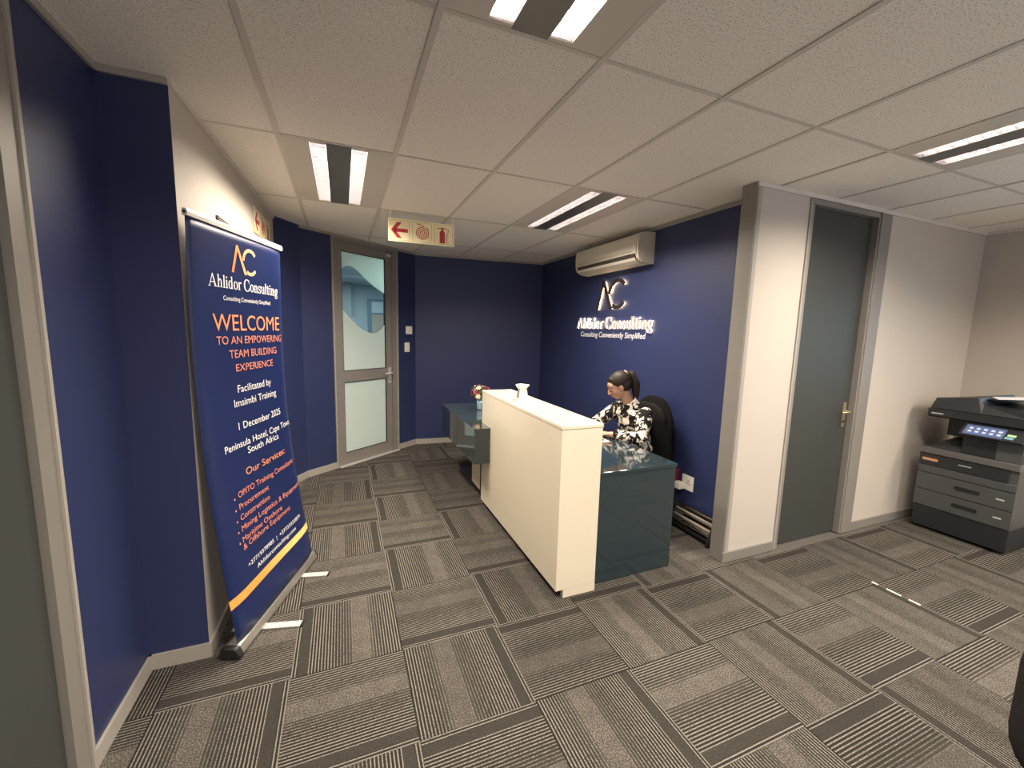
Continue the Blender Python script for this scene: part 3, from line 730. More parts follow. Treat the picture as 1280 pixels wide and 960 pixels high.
# teal shelf box that wraps past the far end of the counter
S0, S1, SZ0, SZ1 = 1.312, 3.12, .474, .762
g = MB()
pl = [(S0, 1.885), (CX0, 1.885), (CX0, CY1+.004), (CX1, CY1+.004), (CX1, S1), (S0, S1)]
g.prism([(x, y, SZ0) for x, y in pl], (0,0,SZ1-SZ0)); put('shelf_box', g, TEAL, desk)
pl2 = [(S0-.004, 1.881), (CX0, 1.881), (CX0, CY1+.0045), (CX1, CY1+.0045), (CX1, S1+.004), (S0-.004, S1+.004)]
put('shelf_top', MB().prism([(x, y, SZ1+.001) for x, y in pl2], (0,0,.021)), TEAL, desk)
put('leg_panel', MB().box(1.512, 2.33, .055, 1.545, 2.60, SZ0-.001), COUNTER, desk)
put('leg_panel', MB().box(1.512, 2.155, .0, 1.545, 2.325, SZ0-.001), mat('dark_smoked_panel', (.02,.016,.022), .15), desk)
# worktop at sitting height
put('worktop', MB().box(CX1+.004, .685, .728, 2.395, 3.1, .752).bevel(.0015, 1), TEAL, desk)
put('end_panel', MB().box(1.757, .692, .0, 2.387, .722, .727), TEAL, desk)
put('end_panel', MB().box(1.757, 3.05, .0, 2.387, 3.08, .727), TEAL, desk)
put('modesty_panel', MB().box(1.757, .722, .25, 1.775, 3.05, .727), TEAL, desk)

# oil burner on the counter
CER = mat('white_glazed_ceramic', (.82, .78, .70), .2, coat=.4)
bx, by = 1.603, 1.56
ob = thing('oil_burner', 'small white ceramic oil burner with flared dish on the cream counter', 'oil burner', (bx, by, CZ))
g = MB(); g.lathe([(.052, 0), (.050, .006), (.047, .010), (.044, .010)], (bx, by, CZ), 28, caps=True)
put('base_plate', g, CER, ob, smooth=False)
g = MB(); a0, a1 = math.radians(215), math.radians(215+300)
g.lathe([(.046, .010), (.042, .045), (.036, .082), (.034, .086), (.030, .086), (.032, .080), (.038, .045), (.042, .010)], (bx, by, CZ), 30, a0, a1)
put('burner_body', g, CER, ob, smooth=True)
g = MB(); g.lathe([(.026, .086), (.036, .090), (.050, .106), (.056, .118), (.053, .118), (.046, .106), (.030, .096), (.001, .094)], (bx, by, CZ), 30)
put('dish', g, CER, ob, smooth=True)
put('candle', MB().lathe([(.016, .011), (.016, .026), (.001, .026)], (bx, by, CZ), 16), WHITEP, ob)

# vase and bouquet
vx, vy, vz = 1.62, 2.70, SZ1+.022
VG = mat('blue_vase_glass', (.40, .58, .70), .08, trans=.5, coat=.5)
vs_ = thing('glass_vase', 'small blue glass vase on the teal shelf behind the counter', 'vase', (vx, vy, vz))
put('vase_wall', MB().lathe([(.001,.003),(.030,.003),(.032,.010),(.033,.06),(.036,.10),(.033,.10),(.030,.06),(.028,.008),(.001,.008)], (vx, vy, vz), 24), VG, vs_, smooth=True)
put('water', MB().lathe([(.001,.009),(.026,.009),(.028,.05),(.001,.05)], (vx, vy, vz), 20), glass_mat('vase_water', (.7,.85,.95)), vs_, smooth=True)
bq = thing('bouquet', 'bunch of cream and burgundy artificial flowers in the blue vase', 'flowers', (vx, vy, vz+.09))
PET = [mat('petal_cream', (.80,.70,.52), .6), mat('petal_burgundy', (.26,.035,.04), .6), mat('petal_pink', (.62,.22,.20), .6)]
LEAF = mat('flower_leaf_green', (.16, .22, .07), .55)
def bloom_mesh(M_, pet=8, r=.022):
    g = MB()
    for ring, (rr, zz_, k) in enumerate(((r, .004, pet), (r*.65, .009, pet-2), (r*.3, .012, 4))):
        for i in range(k):
            a = 2*PI*i/k+ring*.4; c, s = math.cos(a), math.sin(a); w2 = rr*.42
            p = [(0,0,0), (rr*.55*c-w2*s, rr*.55*s+w2*c, zz_*.7), (rr*c, rr*s, zz_*1.3), (rr*.55*c+w2*s, rr*.55*s-w2*c, zz_*.7)]
            g.bm.faces.new([g.bm.verts.new(q) for q in p])
    return g.mesh('bloom', M_)
BLM = [bloom_mesh(m_) for m_ in PET]
rb = random.Random(3); stems = MB()
for i in range(34):
    th = rb.uniform(0, 2*PI); ph = math.acos(rb.uniform(-.25, 1)); rr = .078+rb.uniform(-.014, .018)
    d = Vector((math.sin(ph)*math.cos(th), math.sin(ph)*math.sin(th), math.cos(ph)*1.05)); p = Vector((0,0,.075))+Vector((d.x*1.2, d.y*1.2, d.z))*rr
    o = bpy.data.objects.new('bloom', BLM[rb.choice((0,0,0,0,1,1,1,2))]); COL.objects.link(o); o.parent = bq; o.location = p
    o.rotation_euler = d.to_track_quat('Z', 'Y').to_euler(); s_ = rb.uniform(.9, 1.4); o.scale = (s_,)*3
    stems.tube([Vector((vx, vy, vz+.012))+Vector((d.x, d.y, 0))*.012, Vector((vx, vy, vz+.10))+Vector((d.x, d.y, 0))*.015, Vector((vx, vy, vz+.09))+p*.97], .0014, 5)
put('stems', stems, LEAF, bq)
lf = MB(); lf.bm.faces.new([lf.bm.verts.new(p) for p in ((0,0,0),(.010,.018,.003),(.004,.045,-.004),(0,.055,-.008),(-.004,.045,-.004),(-.010,.018,.003))]); lm = lf.mesh('leaf', LEAF)
for i in range(16):
    th = rb.uniform(0, 2*PI); o = bpy.data.objects.new('leaf', lm); COL.objects.link(o); o.parent = bq
    o.location = (.02*math.cos(th), .02*math.sin(th), rb.uniform(.02,.08)); o.rotation_euler = (rb.uniform(.1,.9), 0, th-PI/2)

# ------------------------------------------------------------------ air conditioner
ACM = mat('aged_white_ac_plastic', (.58, .53, .44), .45)
ac = thing('air_conditioner', 'off-white split air conditioner unit high on the navy logo wall', 'air conditioner', (XL, 2.38, 2.3))
def acp(y, ins=0.): return [(XL, y, 2.283+ins), (2.955, y, 2.286+ins), (2.905, y, 2.298+ins), (2.868, y, 2.325+ins), (2.852+ins, y, 2.36), (2.846+ins, y, 2.45), (2.852+ins, y, 2.535), (2.868, y, 2.556-ins), (2.93, y, 2.568-ins), (XL, y, 2.575-ins)]
put('casing', MB().loft([acp(1.845, .004), acp(2.925, .004)]), ACM, ac)
put('side_cap', MB().loft([acp(1.825), acp(1.845)]), ACM, ac); put('side_cap', MB().loft([acp(2.925), acp(2.945)]), ACM, ac)
g = MB(); fp = [(2.8445, 2.372), (2.8405, 2.45), (2.8465, 2.536), (2.852, 2.540), (2.850, 2.45), (2.854, 2.372)]
g.loft([[(x, y, z) for x, z in fp] for y in (1.85, 2.92)]); put('front_panel', g, ACM, ac)
g = MB(); g.loft([[(x, y, z) for x, z in ((2.846,2.366),(2.860,2.326),(2.872,2.324),(2.868,2.366))] for y in (1.87, 2.90)]); put('outlet_slot', g, mat('dark_outlet', (.05,.04,.032), .6), ac)
g = MB(); g.loft([[(x, y, z) for x, z in ((2.853,2.334),(2.866,2.312),(2.905,2.293),(2.950,2.2835),(2.950,2.2795),(2.903,2.289),(2.862,2.309),(2.849,2.333))] for y in (1.87, 2.90)]); put('louver_flap', g, ACM, ac)
g = MB(); g.loft([[(x, y, z) for x, z in ((2.8395,2.392),(2.8395,2.396),(2.8425,2.396),(2.8425,2.392))] for y in (1.9, 2.87)]); put('panel_groove', g, mat('ac_groove', (.3,.27,.22), .6), ac)

# ------------------------------------------------------------------ illuminated wall sign
LETD = mat('dark_bronze_letter', (.055, .045, .040), .35, metal=.5); LETG = mat('pale_rose_letter', (.50, .40, .34), .35, metal=.3)
HALOM = emis('warm_led_strip', HALO_COL, HALO); HALOW = emis('white_led_strip', (1.0, .80, .62), HALO*.36)
ws = thing('wall_logo_sign', 'back-lit emblem and company name letters on the navy wall above the receptionist', 'sign', (XL, 2.45, 1.85))
def wp(polys, x0, x1, shrink=0.):                   # polygons in (distance to the right, height); right = -y
    g = MB()
    for p in polys:
        if shrink:
            cx = sum(q[0] for q in p)/len(p); cy = sum(q[1] for q in p)/len(p)
            p = [(cx+(a-cx)*(1-shrink), cy+(b-cy)*(1-shrink)) for a, b in p]
        g.prism([(x0, -a, b) for a, b in p], (x1-x0, 0, 0))
    return g
for k, nm in ((0, 'letter_stroke'), (1, 'letter_stroke'), (2, 'letter_arc'), (3, 'letter_arc')):
    pp = [[(-2.735+x*.328, 1.880+y*.325) for x, y in EMB[k]]]
    o = put(nm, wp(pp, XL-.026, XL-.014), LETD, ws)
    put('led_strip', wp([[(-2.735+x*.328, 1.880+y*.325) for x, y in EMI[k]]], XL-.0135, XL-.006), HALOM, o)
ser = serif('Ahlidor Consulting', -3.145, -1.765, 1.672, .125)
nm_ = put('name_letters', wp(ser, XL-.028, XL-.016), LETG, ws)
put('led_strip', wp(ser, XL-.0155, XL-.008), HALOW, nm_)
vs, fs = fit('Consulting Conveniently Simplified', -3.05, -1.86, 1.575, .058, shear=.12)
g = MB(); bv = [g.bm.verts.new((XL-.012, -x, y)) for x, y in vs]
for f in fs: g.bm.faces.new([bv[i] for i in f])
bmesh.ops.solidify(g.bm, geom=g.bm.faces[:], thickness=.008); 
put('tagline_letters', g, mat('white_acrylic', (.85,.80,.78), .35, emit=(1,.88,.8), estr=.25), ws)  # plain unlit letters; a faint glow is put into their material

# ------------------------------------------------------------------ switches and sockets
def plate_on_slant(label, s0, s1, z0, z1, two):
    t = thing('light_switch', label, 'switch', MD @ Vector(((s0+s1)/2, .004, (z0+z1)/2)))
    put('cover_plate', dbox(MB(), s0, s1, z0, z1, .001, .009), WHITEP, t)
    n = 2 if two else 1
    for i in range(n):
        a = s0+.02+(s1-s0-.04)*i/n; b = s0+.02+(s1-s0-.04)*(i+1)/n
        put('rocker', dbox(MB(), a+.004, b-.004, z0+.03, z1-.03, .009, .013), WHITEP, t)
plate_on_slant('upper square light switch plate beside the glazed door', 1.452, 1.562, 1.542, 1.645, True)
plate_on_slant('lower narrow light switch plate beside the glazed door', 1.428, 1.512, 1.305, 1.430, False)
sk = thing('wall_socket', 'white double wall socket low on the navy wall by the heater', 'socket', (XL, 1.2, .35))
put('cover_plate', MB().box(XL-.008, 1.135, .288, XL-.001, 1.262, .418).bevel(.002, 1), WHITEP, sk)
g = MB()
for dy, dz in ((-.02, -.02), (.02, -.02), (0, .018)): g.tube([(XL-.0085, 1.19+dy*.7, .36+dz*.7), (XL-.012, 1.19+dy*.7, .36+dz*.7)], .006, 8)
put('socket_holes', g, mat('socket_shadow', (.22,.18,.08), .6), sk)
pg = thing('plug_adapter', 'white plug adapter pushed into the wall socket', 'adapter', (XL-.03, 1.25, .33))
put('adapter_body', MB().box(XL-.075, 1.222, .290, XL-.009, 1.295, .345).bevel(.006, 2), WHITEP, pg)
mr = thing('extension_block', 'maroon plug block beside the socket behind the desk corner', 'plug', (XL-.02, 1.33, .38))
put('block_body', MB().box(XL-.05, 1.300, .335, XL-.002, 1.365, .445).bevel(.004, 1), mat('maroon_plastic', (.16,.015,.03), .4), mr)
cb = put('power_cable', MB().tube([(XL-.05, 1.26, .29), (XL-.07, 1.30, .22), (XL-.06, 1.36, .10), (XL-.05, 1.33, .02), (XL-.10, 1.22, .008), (XL-.13, 1.15, .008)], .004, 8), BLACKP, None, smooth=True)
tag(cb, 'black power cable hanging from the adapter to the floor', 'cable')

# ------------------------------------------------------------------ bar heater on the floor
ht = thing('bar_heater', 'silver bar heater with black feet on the carpet against the navy wall', 'heater', (2.93, .97, 0))
CHR = mat('polished_reflector', (.75, .70, .64), .12, metal=1)
hy0, hy1 = .80, 1.19
prof = [(2.862, .075), (2.878, .062), (2.905, .060), (2.935, .080), (2.955, .115), (2.962, .155), (2.955, .190), (2.940, .205)]
g = MB(); rr_ = [[(x, y, z) for x, z in prof] + [(x+.008, y, z-.004) for x, z in prof[::-1]] for y in (hy0, hy1)]
g.loft(rr_); put('reflector', g, CHR, ht)
for q in ((2.895, .112), (2.918, .160)):
    o = put('heating_bar', MB().tube([(q[0], hy0+.004, q[1]), (q[0], hy1-.004, q[1])], .009, 12), mat('quartz_tube', (.42,.38,.33), .25), ht, smooth=True)
for k in range(3):
    put('guard_wire', MB().tube([(2.862+.02*k, hy0, .09+.045*k), (2.862+.02*k, hy1, .09+.045*k)], .0022, 6), CHR, ht)
for y0, y1 in ((hy0-.022, hy0), (hy1, hy1+.022)):
    sp_ = [(2.845, 0), (2.865, 0), (2.880, .022), (2.950, .022), (2.965, 0), (2.990, 0), (2.985, .17), (2.965, .215), (2.935, .220), (2.865, .075), (2.850, .04)]
    put('side_panel', MB().prism([(x, y0, z) for x, z in sp_], (0, y1-y0, 0)), BLACKP, ht)
put('base_bar', MB().box(2.86, hy0, .030, 2.97, hy1, .052), BLACKP, ht)

# ------------------------------------------------------------------ multifunction printer
PG = mat('printer_graphite', (.060, .062, .062), .45); PD = mat('printer_black', (.016, .018, .021), .42); PM = mat('printer_mid_grey', (.095, .092, .088), .5)
PXF, PY0, PY1, PXB = 4.94, -.095, .485, 5.56
pr = thing('printer', 'large dark grey multifunction office printer in the corner', 'printer', (5.25, .2, 0))
put('cabinet_base', MB().box(PXF+.006, PY0+.004, .025, PXB, PY1-.004, .205).bevel(.006, 2), PD, pr)
g = MB()
for yy in (PY0+.06, PY1-.06):
    for xx in (PXF+.06, PXB-.06): g.lathe([(.024, 0), (.024, .025)], (xx, yy, 0), 12, caps=True)
put('castors', g, BLACKP, pr)
put('cabinet_body', MB().box(PXF+.012, PY0+.004, .206, PXB, PY1-.004, .700), PG, pr)
def drawer(z0, z1):
    d = put('paper_drawer', MB().box(PXF-.004, PY0, z0+.002, PXF+.011, PY1, z1-.002).bevel(.004, 2), PG, pr)
    yc = .165
    g = MB(); g.prism([(PXF-.0055, yc-.075+.02*math.cos(a)*0+dx, (z0+z1)/2+.005+dz) for dx, dz in ((0,-.012),(.012,-.018),(.138,-.018),(.150,-.012),(.150,.010),(.138,.016),(.012,.016),(0,.010)) for a in (0,)], (.003, 0, 0)); put('handle_recess', g, BLACKP, d)
    put('size_label', MB().box(PXF-.006, -.045, (z0+z1)/2-.002, PXF-.003, .0, (z0+z1)/2+.010), CHROME, d)
drawer(.208, .352); drawer(.354, .500)
put('front_cover', MB().box(PXF-.002, PY0, .504, PXF+.011, PY1, .565).bevel(.003, 1), PG, pr)
put('paper_feed_door', MB().box(PXF-.004, PY0+.05, .568, PXF+.011, PY1, .668).bevel(.003, 1), PD, pr)
put('maker_label', MB().box(PXF-.007, .355, .605, PXF-.003, .470, .655), mat('dark_label', (.04,.02,.015), .3), pr)
put('label_strip', MB().box(PXF-.009, .362, .611, PXF-.006, .462, .632), mat('copper_strip', (.75,.42,.28), .3, metal=.6), pr)
put('feed_mark', MB().box(PXF-.007, .16, .622, PXF-.003, .235, .629), CHROME, pr)
put('output_ledge', MB().box(PXF-.012, PY0-.002, .672, PXB, PY1+.002, .724).bevel(.006, 2), PM, pr)
g = MB(); g.loft([[(PXF+.02, PY1-.01, .725), (PXF+.02, .245, .725), (PXB-.01, .245, .725), (PXB-.01, PY1-.01, .725)], [(PXF+.10, PY1-.05, .752), (PXF+.06, .245, .770), (PXB-.01, .245, .80), (PXB-.01, PY1-.05, .79)]])
put('output_tray', g, PD, pr)
put('engine_body', MB().box(PXF+.015, PY0+.004, .725, PXB, .243, .985).bevel(.006, 1), PD, pr)
put('engine_cover', MB().box(PXF+.006, PY0+.004, .725, PXF+.016, .045, .930), PG, pr)
put('scanner_arm', MB().box(5.28, .243, .80, PXB, PY1-.02, .985), PD, pr)
g = MB(); g.loft([[(PXF+.02, PY0, .986), (PXF-.004, PY0, 1.0), (PXF-.004, PY0, 1.06), (PXB, PY0, 1.06), (PXB, PY0, .986)], [(PXF+.02, PY1-.01, .986), (PXF-.004, PY1-.01, 1.0), (PXF-.004, PY1-.01, 1.06), (PXB, PY1-.01, 1.06), (PXB, PY1-.01, .986)]])
put('scanner_bed', g, PD, pr)
put('scanner_mark', MB().box(PXF-.008, .375, 1.018, PXF-.003, .450, 1.026), CHROME, pr)
lid = put('document_feeder', MB().loft([[(PXF+.006, PY1-.02, 1.064), (PXB, PY1-.02, 1.064), (PXB, PY1-.03, 1.135), (PXF+.03, PY1-.04, 1.150)],
      [(PXF+.006, .20, 1.064), (PXB, .20, 1.064), (PXB, .20, 1.19), (PXF+.04, .20, 1.182)], [(PXF+.006, .16, 1.064), (PXB, .16, 1.064), (PXB, .16, 1.15), (PXF+.03, .16, 1.13)], [(PXF+.006, PY0, 1.064), (PXB, PY0, 1.064), (PXB, PY0, 1.115), (PXF+.01, PY0, 1.105)]]), PD, pr)
g = MB(); g.loft([[(PXF+.14, .185, 1.168), (PXB-.06, .185, 1.168), (PXB-.06, .185, 1.176), (PXF+.14, .185, 1.176)], [(PXF+.12, -.08, 1.196), (PXB-.08, -.08, 1.196), (PXB-.08, -.08, 1.204), (PXF+.12, -.08, 1.204)]])
put('feeder_tray', g, PD, lid)
g = MB(); yy = [.19, .12, .05, -.02, -.09]
# tilted control panel
cpn = [Vector((PXF-.075, 0, .905)), Vector((PXF+.02, 0, .978))]
g = MB(); g.loft([[(PXF+.02, y, .885), (PXF-.06, y, .885), (PXF-.085, y, .897), (PXF+.012, y, .975)] for y in (.240, -.105)]); cp = put('control_panel', g, PD, pr)
def onpanel(y0, y1, t0, t1, d=.002):
    a = Vector((PXF-.085, 0, .897)); b = Vector((PXF+.012, 0, .975)); e = b-a; n = Vector((-e.z, 0, e.x)).normalized()
    return MB().prism([a+e*t0+Vector((0,y0,0))+n*.0003, a+e*t0+Vector((0,y1,0))+n*.0003, a+e*t1+Vector((0,y1,0))+n*.0003, a+e*t1+Vector((0,y0,0))+n*.0003], n*d)
put('touch_screen', onpanel(.222, .005, .10, .93), mat('blue_screen', (.05,.07,.14), .2, emit=(.32,.42,.78), estr=.22), cp)
for k in range(5):
    for r_ in range(2): put('screen_icon', onpanel(.200-.040*k, .180-.040*k, .30+.28*r_, .44+.28*r_, .003), mat('screen_icon', (.5,.55,.7), .4, emit=(.7,.78,1), estr=.14) if k+r_ == 0 else bpy.data.materials['screen_icon'], cp)
put('status_light', onpanel(-.012, -.055, .42, .56, .004), emis('green_led', (.75, 1, .45), 1.0), cp)
put('start_button', onpanel(-.005, -.050, .16, .34, .004), mat('teal_button', (.15,.35,.38), .4), cp)
g = MB(); g.box(5.562, -.05, .03, 5.60, .44, 1.0); put('rear_cover', g, PD, pr)
PAPER = mat('white_paper', (.82, .82, .84), .35)
def paper(label, c, rz, tilt, sx=.21, sy=.297, lift=0):
    o = put('paper_sheet', MB().box(-sx/2, -sy/2, 0, sx/2, sy/2, .0012), PAPER, None); o.location = c; o.rotation_euler = (tilt[0], tilt[1], rz)
    return tag(o, label, 'paper')
paper('white sheet lying askew across the printer feeder', (PXF+.22, .10, 1.190), .5, (-.10, .0), .20, .14)
paper('white sheet lying flat on the printer feeder tray behind the askew one', (PXF+.38, .03, 1.196), .05, (-.108, 0), .24, .20)

# ------------------------------------------------------------------ office chair close to the viewpoint, cut by the corner
BLKF = mat('black_chair_fabric', (.012, .010, .010), .9, spec=.15, noise=.2, nscale=90, bump=.5, bscale=500)
def rounded(wd, hh, r, n=6):
    out = []
    for cx, cy, a0 in ((wd-r, hh-r, 0), (-wd+r, hh-r, 90), (-wd+r, -hh+r, 180), (wd-r, -hh+r, 270)):
        for k in range(n+1):
            a = math.radians(a0+90*k/n); out.append((cx+r*math.cos(a), cy+r*math.sin(a)))
    return out
def pad(wd, hh, r, th, mtx, crown=.02):
    g = MB(); rings = []
    for s_, z in ((.90, -th/2-.0), (.97, -th/2+.008), (1, -th*.15), (1, th*.15), (.97, th/2-.008), (.90, th/2), (.6, th/2+crown*.7), (.25, th/2+crown)):
        rings.append([mtx @ Vector((x*s_, y*s_, z)) for x, y in rounded(wd, hh, r)])
    return g.loft(rings)
def swivel_chair(label, loc, rz, bw=.23, bh=.25, bz=.78, sw_=.235):
    """seat front towards local -y; the backrest stands at +y"""
    t = thing('office_chair', label, 'chair', loc, rz)
    I = Matrix.Identity(4)
    put('seat', pad(sw_, .235, .09, .07, Matrix.Translation((0, 0, .475)), .012), BLKF, t, smooth=True, local=True)
    mb_ = Matrix.Translation((0, .235, bz)) @ Matrix.Rotation(math.radians(90+8), 4, 'X')
    put('backrest', pad(bw, bh, .14, .05, mb_, .02), BLKF, t, smooth=True, local=True)
    g = MB(); g.tube([(0, .05, .435), (0, .27, .44), (0, .31, .50), (0, .29, bz-.05)], [.02, .022, .022, .018], 8, sx=1.6); put('back_bar', g, BLACKP, t, smooth=True, local=True)
    put('gas_column', MB().lathe([(.028, .10), (.028, .26), (.018, .262), (.018, .43)], (0,0,0), 16, caps=True), DARKM, t, smooth=False, local=True)
    put('tilt_mechanism', MB().box(-.09, -.1, .41, .09, .12, .438), BLACKP, t, local=True)
    for k in range(5):
        a = 2*PI*k/5+.3; c, s = math.cos(a), math.sin(a)
        l_ = put('base_leg', MB().tube([(.02*c, .02*s, .105), (.29*c, .29*s, .075)], [.024, .015], 8), BLACKP, t, local=True)
        g = MB(); g.tube([(.29*c-.022*s, .29*s+.022*c, .027), (.29*c+.022*s, .29*s-.022*c, .027)], .027, 12); g.tube([(.29*c, .29*s, .045), (.29*c, .29*s, .08)], .007, 6); put('castor', g, BLACKP, l_, local=True)
    return t
swivel_chair('black rounded chair back cut by the lower right corner of the picture', (2.045, -1.245, 0), math.radians(104.5), .255, .215, .805, .19)
oc = swivel_chair('black office chair behind the desk under the receptionist', (2.61, 1.50, 0), math.radians(-90), .20, .22, .80)

# ------------------------------------------------------------------ things on the desk
tb = thing('tablet', 'grey tablet with black edge lying on the teal desk by the hands', 'tablet', (2.18, 1.44, .763))
put('tablet_body', MB().box(2.07, 1.33, .7585, 2.24, 1.56, .7655), BLACKP, tb); put('tablet_screen', MB().box(2.078, 1.338, .7656, 2.232, 1.552, .767), mat('grey_screen', (.33,.34,.33), .25), tb)
np_ = put('writing_pad', MB().box(2.03, 1.29, .7525, 2.27, 1.58, .758), mat('manila_paper', (.68,.56,.40), .6), None); tag(np_, 'beige writing pad under the tablet on the desk', 'notepad')

# ------------------------------------------------------------------ receptionist
SKIN = mat('skin_brown', (.40, .225, .15), .5, noise=.06, nscale=30); HAIR = mat('dark_brown_hair', (.018, .011, .008), .55, spec=.3, noise=.5, nscale=90, bump=.6, bscale=220)
BLOU = blouse_mat(); TROU = mat('black_trousers', (.015, .015, .018), .8)
def cap_chain(g, pts, rad, n=14, flat=1., up=None):
    """tapered limb with rounded ends"""
    pts = [Vector(p) for p in pts]
    g.tube(pts, rad, n, sx=flat, up=up)
    for p, r_ in ((pts[0], rad[0]), (pts[-1], rad[-1])): g.ball(p, r_, n)
    for p, r_ in zip(pts[1:-1], rad[1:-1]): g.ball(p, r_*.99, n)
def remeshed(name, g, M_, parent, vox, it=3):
    me = g.mesh(name, M_); o = bpy.data.objects.new(name, me); COL.objects.link(o)
    r = o.modifiers.new('r', 'REMESH'); r.mode = 'VOXEL'; r.voxel_size = vox
    s = o.modifiers.new('s', 'SMOOTH'); s.iterations = it; s.factor = .5
    dg = bpy.context.evaluated_depsgraph_get(); m2 = bpy.data.meshes.new_from_object(o.evaluated_get(dg))
    bpy.data.objects.remove(o); bpy.data.meshes.remove(me); m2.name = name
    off = wloc(parent)
    for v in m2.vertices: v.co -= off
    for p in m2.polygons: p.use_smooth = True
    if not m2.materials: m2.materials.append(M_)
    o = bpy.data.objects.new(name, m2); COL.objects.link(o); o.parent = parent; return o
pe = thing('person', 'seated woman with dark ponytail and black and cream blouse looking down at her hands', 'person', (2.66, 1.48, 0))
hip = Vector((2.69, 1.49, .60)); chest = Vector((2.655, 1.50, .86)); nk = Vector((2.605, 1.515, 1.015))
HC = Vector((2.515, 1.545, 1.165))                     # head centre
hd = Vector((-.93, .36, 0)).normalized(); pt_dn = math.radians(27)
f_ = (hd*math.cos(pt_dn)+Vector((0,0,-1))*math.sin(pt_dn)).normalized(); r__ = Vector((-hd.y, hd.x, 0))*-1; u_ = r__.cross(f_).normalized()
if u_.z < 0: u_ = -u_
lft = u_.cross(f_).normalized()                        # her left
MH = Matrix(((f_.x, lft.x, u_.x, HC.x), (f_.y, lft.y, u_.y, HC.y), (f_.z, lft.z, u_.z, HC.z), (0,0,0,1)))
def hv(a, b, c): return MH @ Vector((a, b, c))
R3 = MH.to_3x3().to_4x4()
shL = Vector((2.645, 1.335, .945)); shR = Vector((2.615, 1.675, .945))
elL = Vector((2.52, 1.235, .775)); elR = Vector((2.46, 1.79, .79))
haL = Vector((2.335, 1.375, .790)); haR = Vector((2.315, 1.50, .795))
g = MB()
# trunk, neck
for p, r_ in ((hip, (.115,.165,.10)), (hip*.6+chest*.4, (.10,.135,.13)), (chest, (.105,.15,.12)), (chest*.4+nk*.6-Vector((0,0,.03)), (.075,.14,.06))): g.ball(p, r_, 20)
cap_chain(g, [nk-Vector((0,0,.05)), nk, hv(-.02, 0, -.07)], [.058, .050, .047])
cap_chain(g, [shL, shL*.5+elL*.5, elL, elL*.45+haL*.55, haL], [.050, .044, .038, .034, .024])
cap_chain(g, [shR, shR*.5+elR*.5, elR, elR*.45+haR*.55, haR], [.050, .044, .038, .034, .024])
# legs and feet under the desk
for s_ in (-1, 1):
    k = hip+Vector((-.40, .10*s_, -.03)); an = Vector((k.x-.03, k.y, .10))
    cap_chain(g, [hip+Vector((0, .085*s_, -.02)), hip*.5+k*.5+Vector((0, .045*s_, .0)), k], [.085, .075, .058]); cap_chain(g, [k, k*.5+an*.5, an], [.056, .052, .034])
    cap_chain(g, [an-Vector((0,0,.03)), an+Vector((-.10, 0, -.062))], [.036, .026])
# head
for c, r_ in (((-.012, 0, .030), (.094, .073, .082)), ((.022, 0, -.020), (.066, .060, .074)), ((.040, 0, -.072), (.040, .038, .032)), ((.060, 0, .035), (.030, .052, .038)), ((.052, .030, -.022), (.026,.024,.026)), ((.052, -.030, -.022), (.026,.024,.026)),
              ((.000, .0, -.055), (.05,.052,.04))):
    g.ball(hv(*c), r_, 20, R3)
cap_chain(g, [hv(.084, 0, .020), hv(.098, 0, -.008), hv(.104, 0, -.024)], [.009, .011, .013]); g.ball(hv(.094, .012, -.028), .0085, 10); g.ball(hv(.094, -.012, -.028), .0085, 10)
for z_, r_ in ((-.046, .0085), (-.056, .009)): cap_chain(g, [hv(.076, -.020, z_), hv(.087, 0, z_), hv(.076, .020, z_)], [r_*.6, r_, r_*.6], 10)
for s_ in (-1, 1):
    g.ball(hv(-.004, .070*s_, -.004), (.018, .009, .030), 12, R3 @ Matrix.Rotation(.25*s_, 4, 'Z'))
    g.ball(hv(.078, .029*s_, .008), (.012, .017, .009), 12, R3)
# hands: palm, four fingers, thumb; the fingers meet and fold together
def hand(w_, aim, side, curl):
    aim = Vector(aim).normalized(); dn = Vector((0,0,-1)); ax = aim.cross(dn).normalized()*side
    p1 = w_+aim*.075
    for t_, r_ in ((.25, (.024,.024,.018)), (.6, (.030,.032,.017)), (.95, (.027,.034,.015))):
        g.ball(w_+aim*.080*t_, r_, 12)
    for k, ln in enumerate((.066, .074, .070, .056)):
        b0 = p1+ax*(.026-.0165*k); d = aim; pts = [b0]; seg = (ln*.45, ln*.32, ln*.25)
        for m_, sg_ in enumerate(seg):
            ang = curl*(m_+.6); dd = (aim*math.cos(ang)+dn*math.sin(ang)); pts.append(pts[-1]+dd*sg_)
        cap_chain(g, pts, [.0092, .0086, .008, .007], 8)
    t0 = w_+aim*.028+ax*.026; cap_chain(g, [t0, t0+ax*.018+aim*.022, t0+ax*.016+aim*.050+dn*.006], [.012, .0105, .008], 8)
hand(haL, (-.55, .80, .02), 1, .42)
hand(haR, (-.75, -.62, .03), -1, .42)
remeshed('body', g, SKIN, pe, .0042, 3)
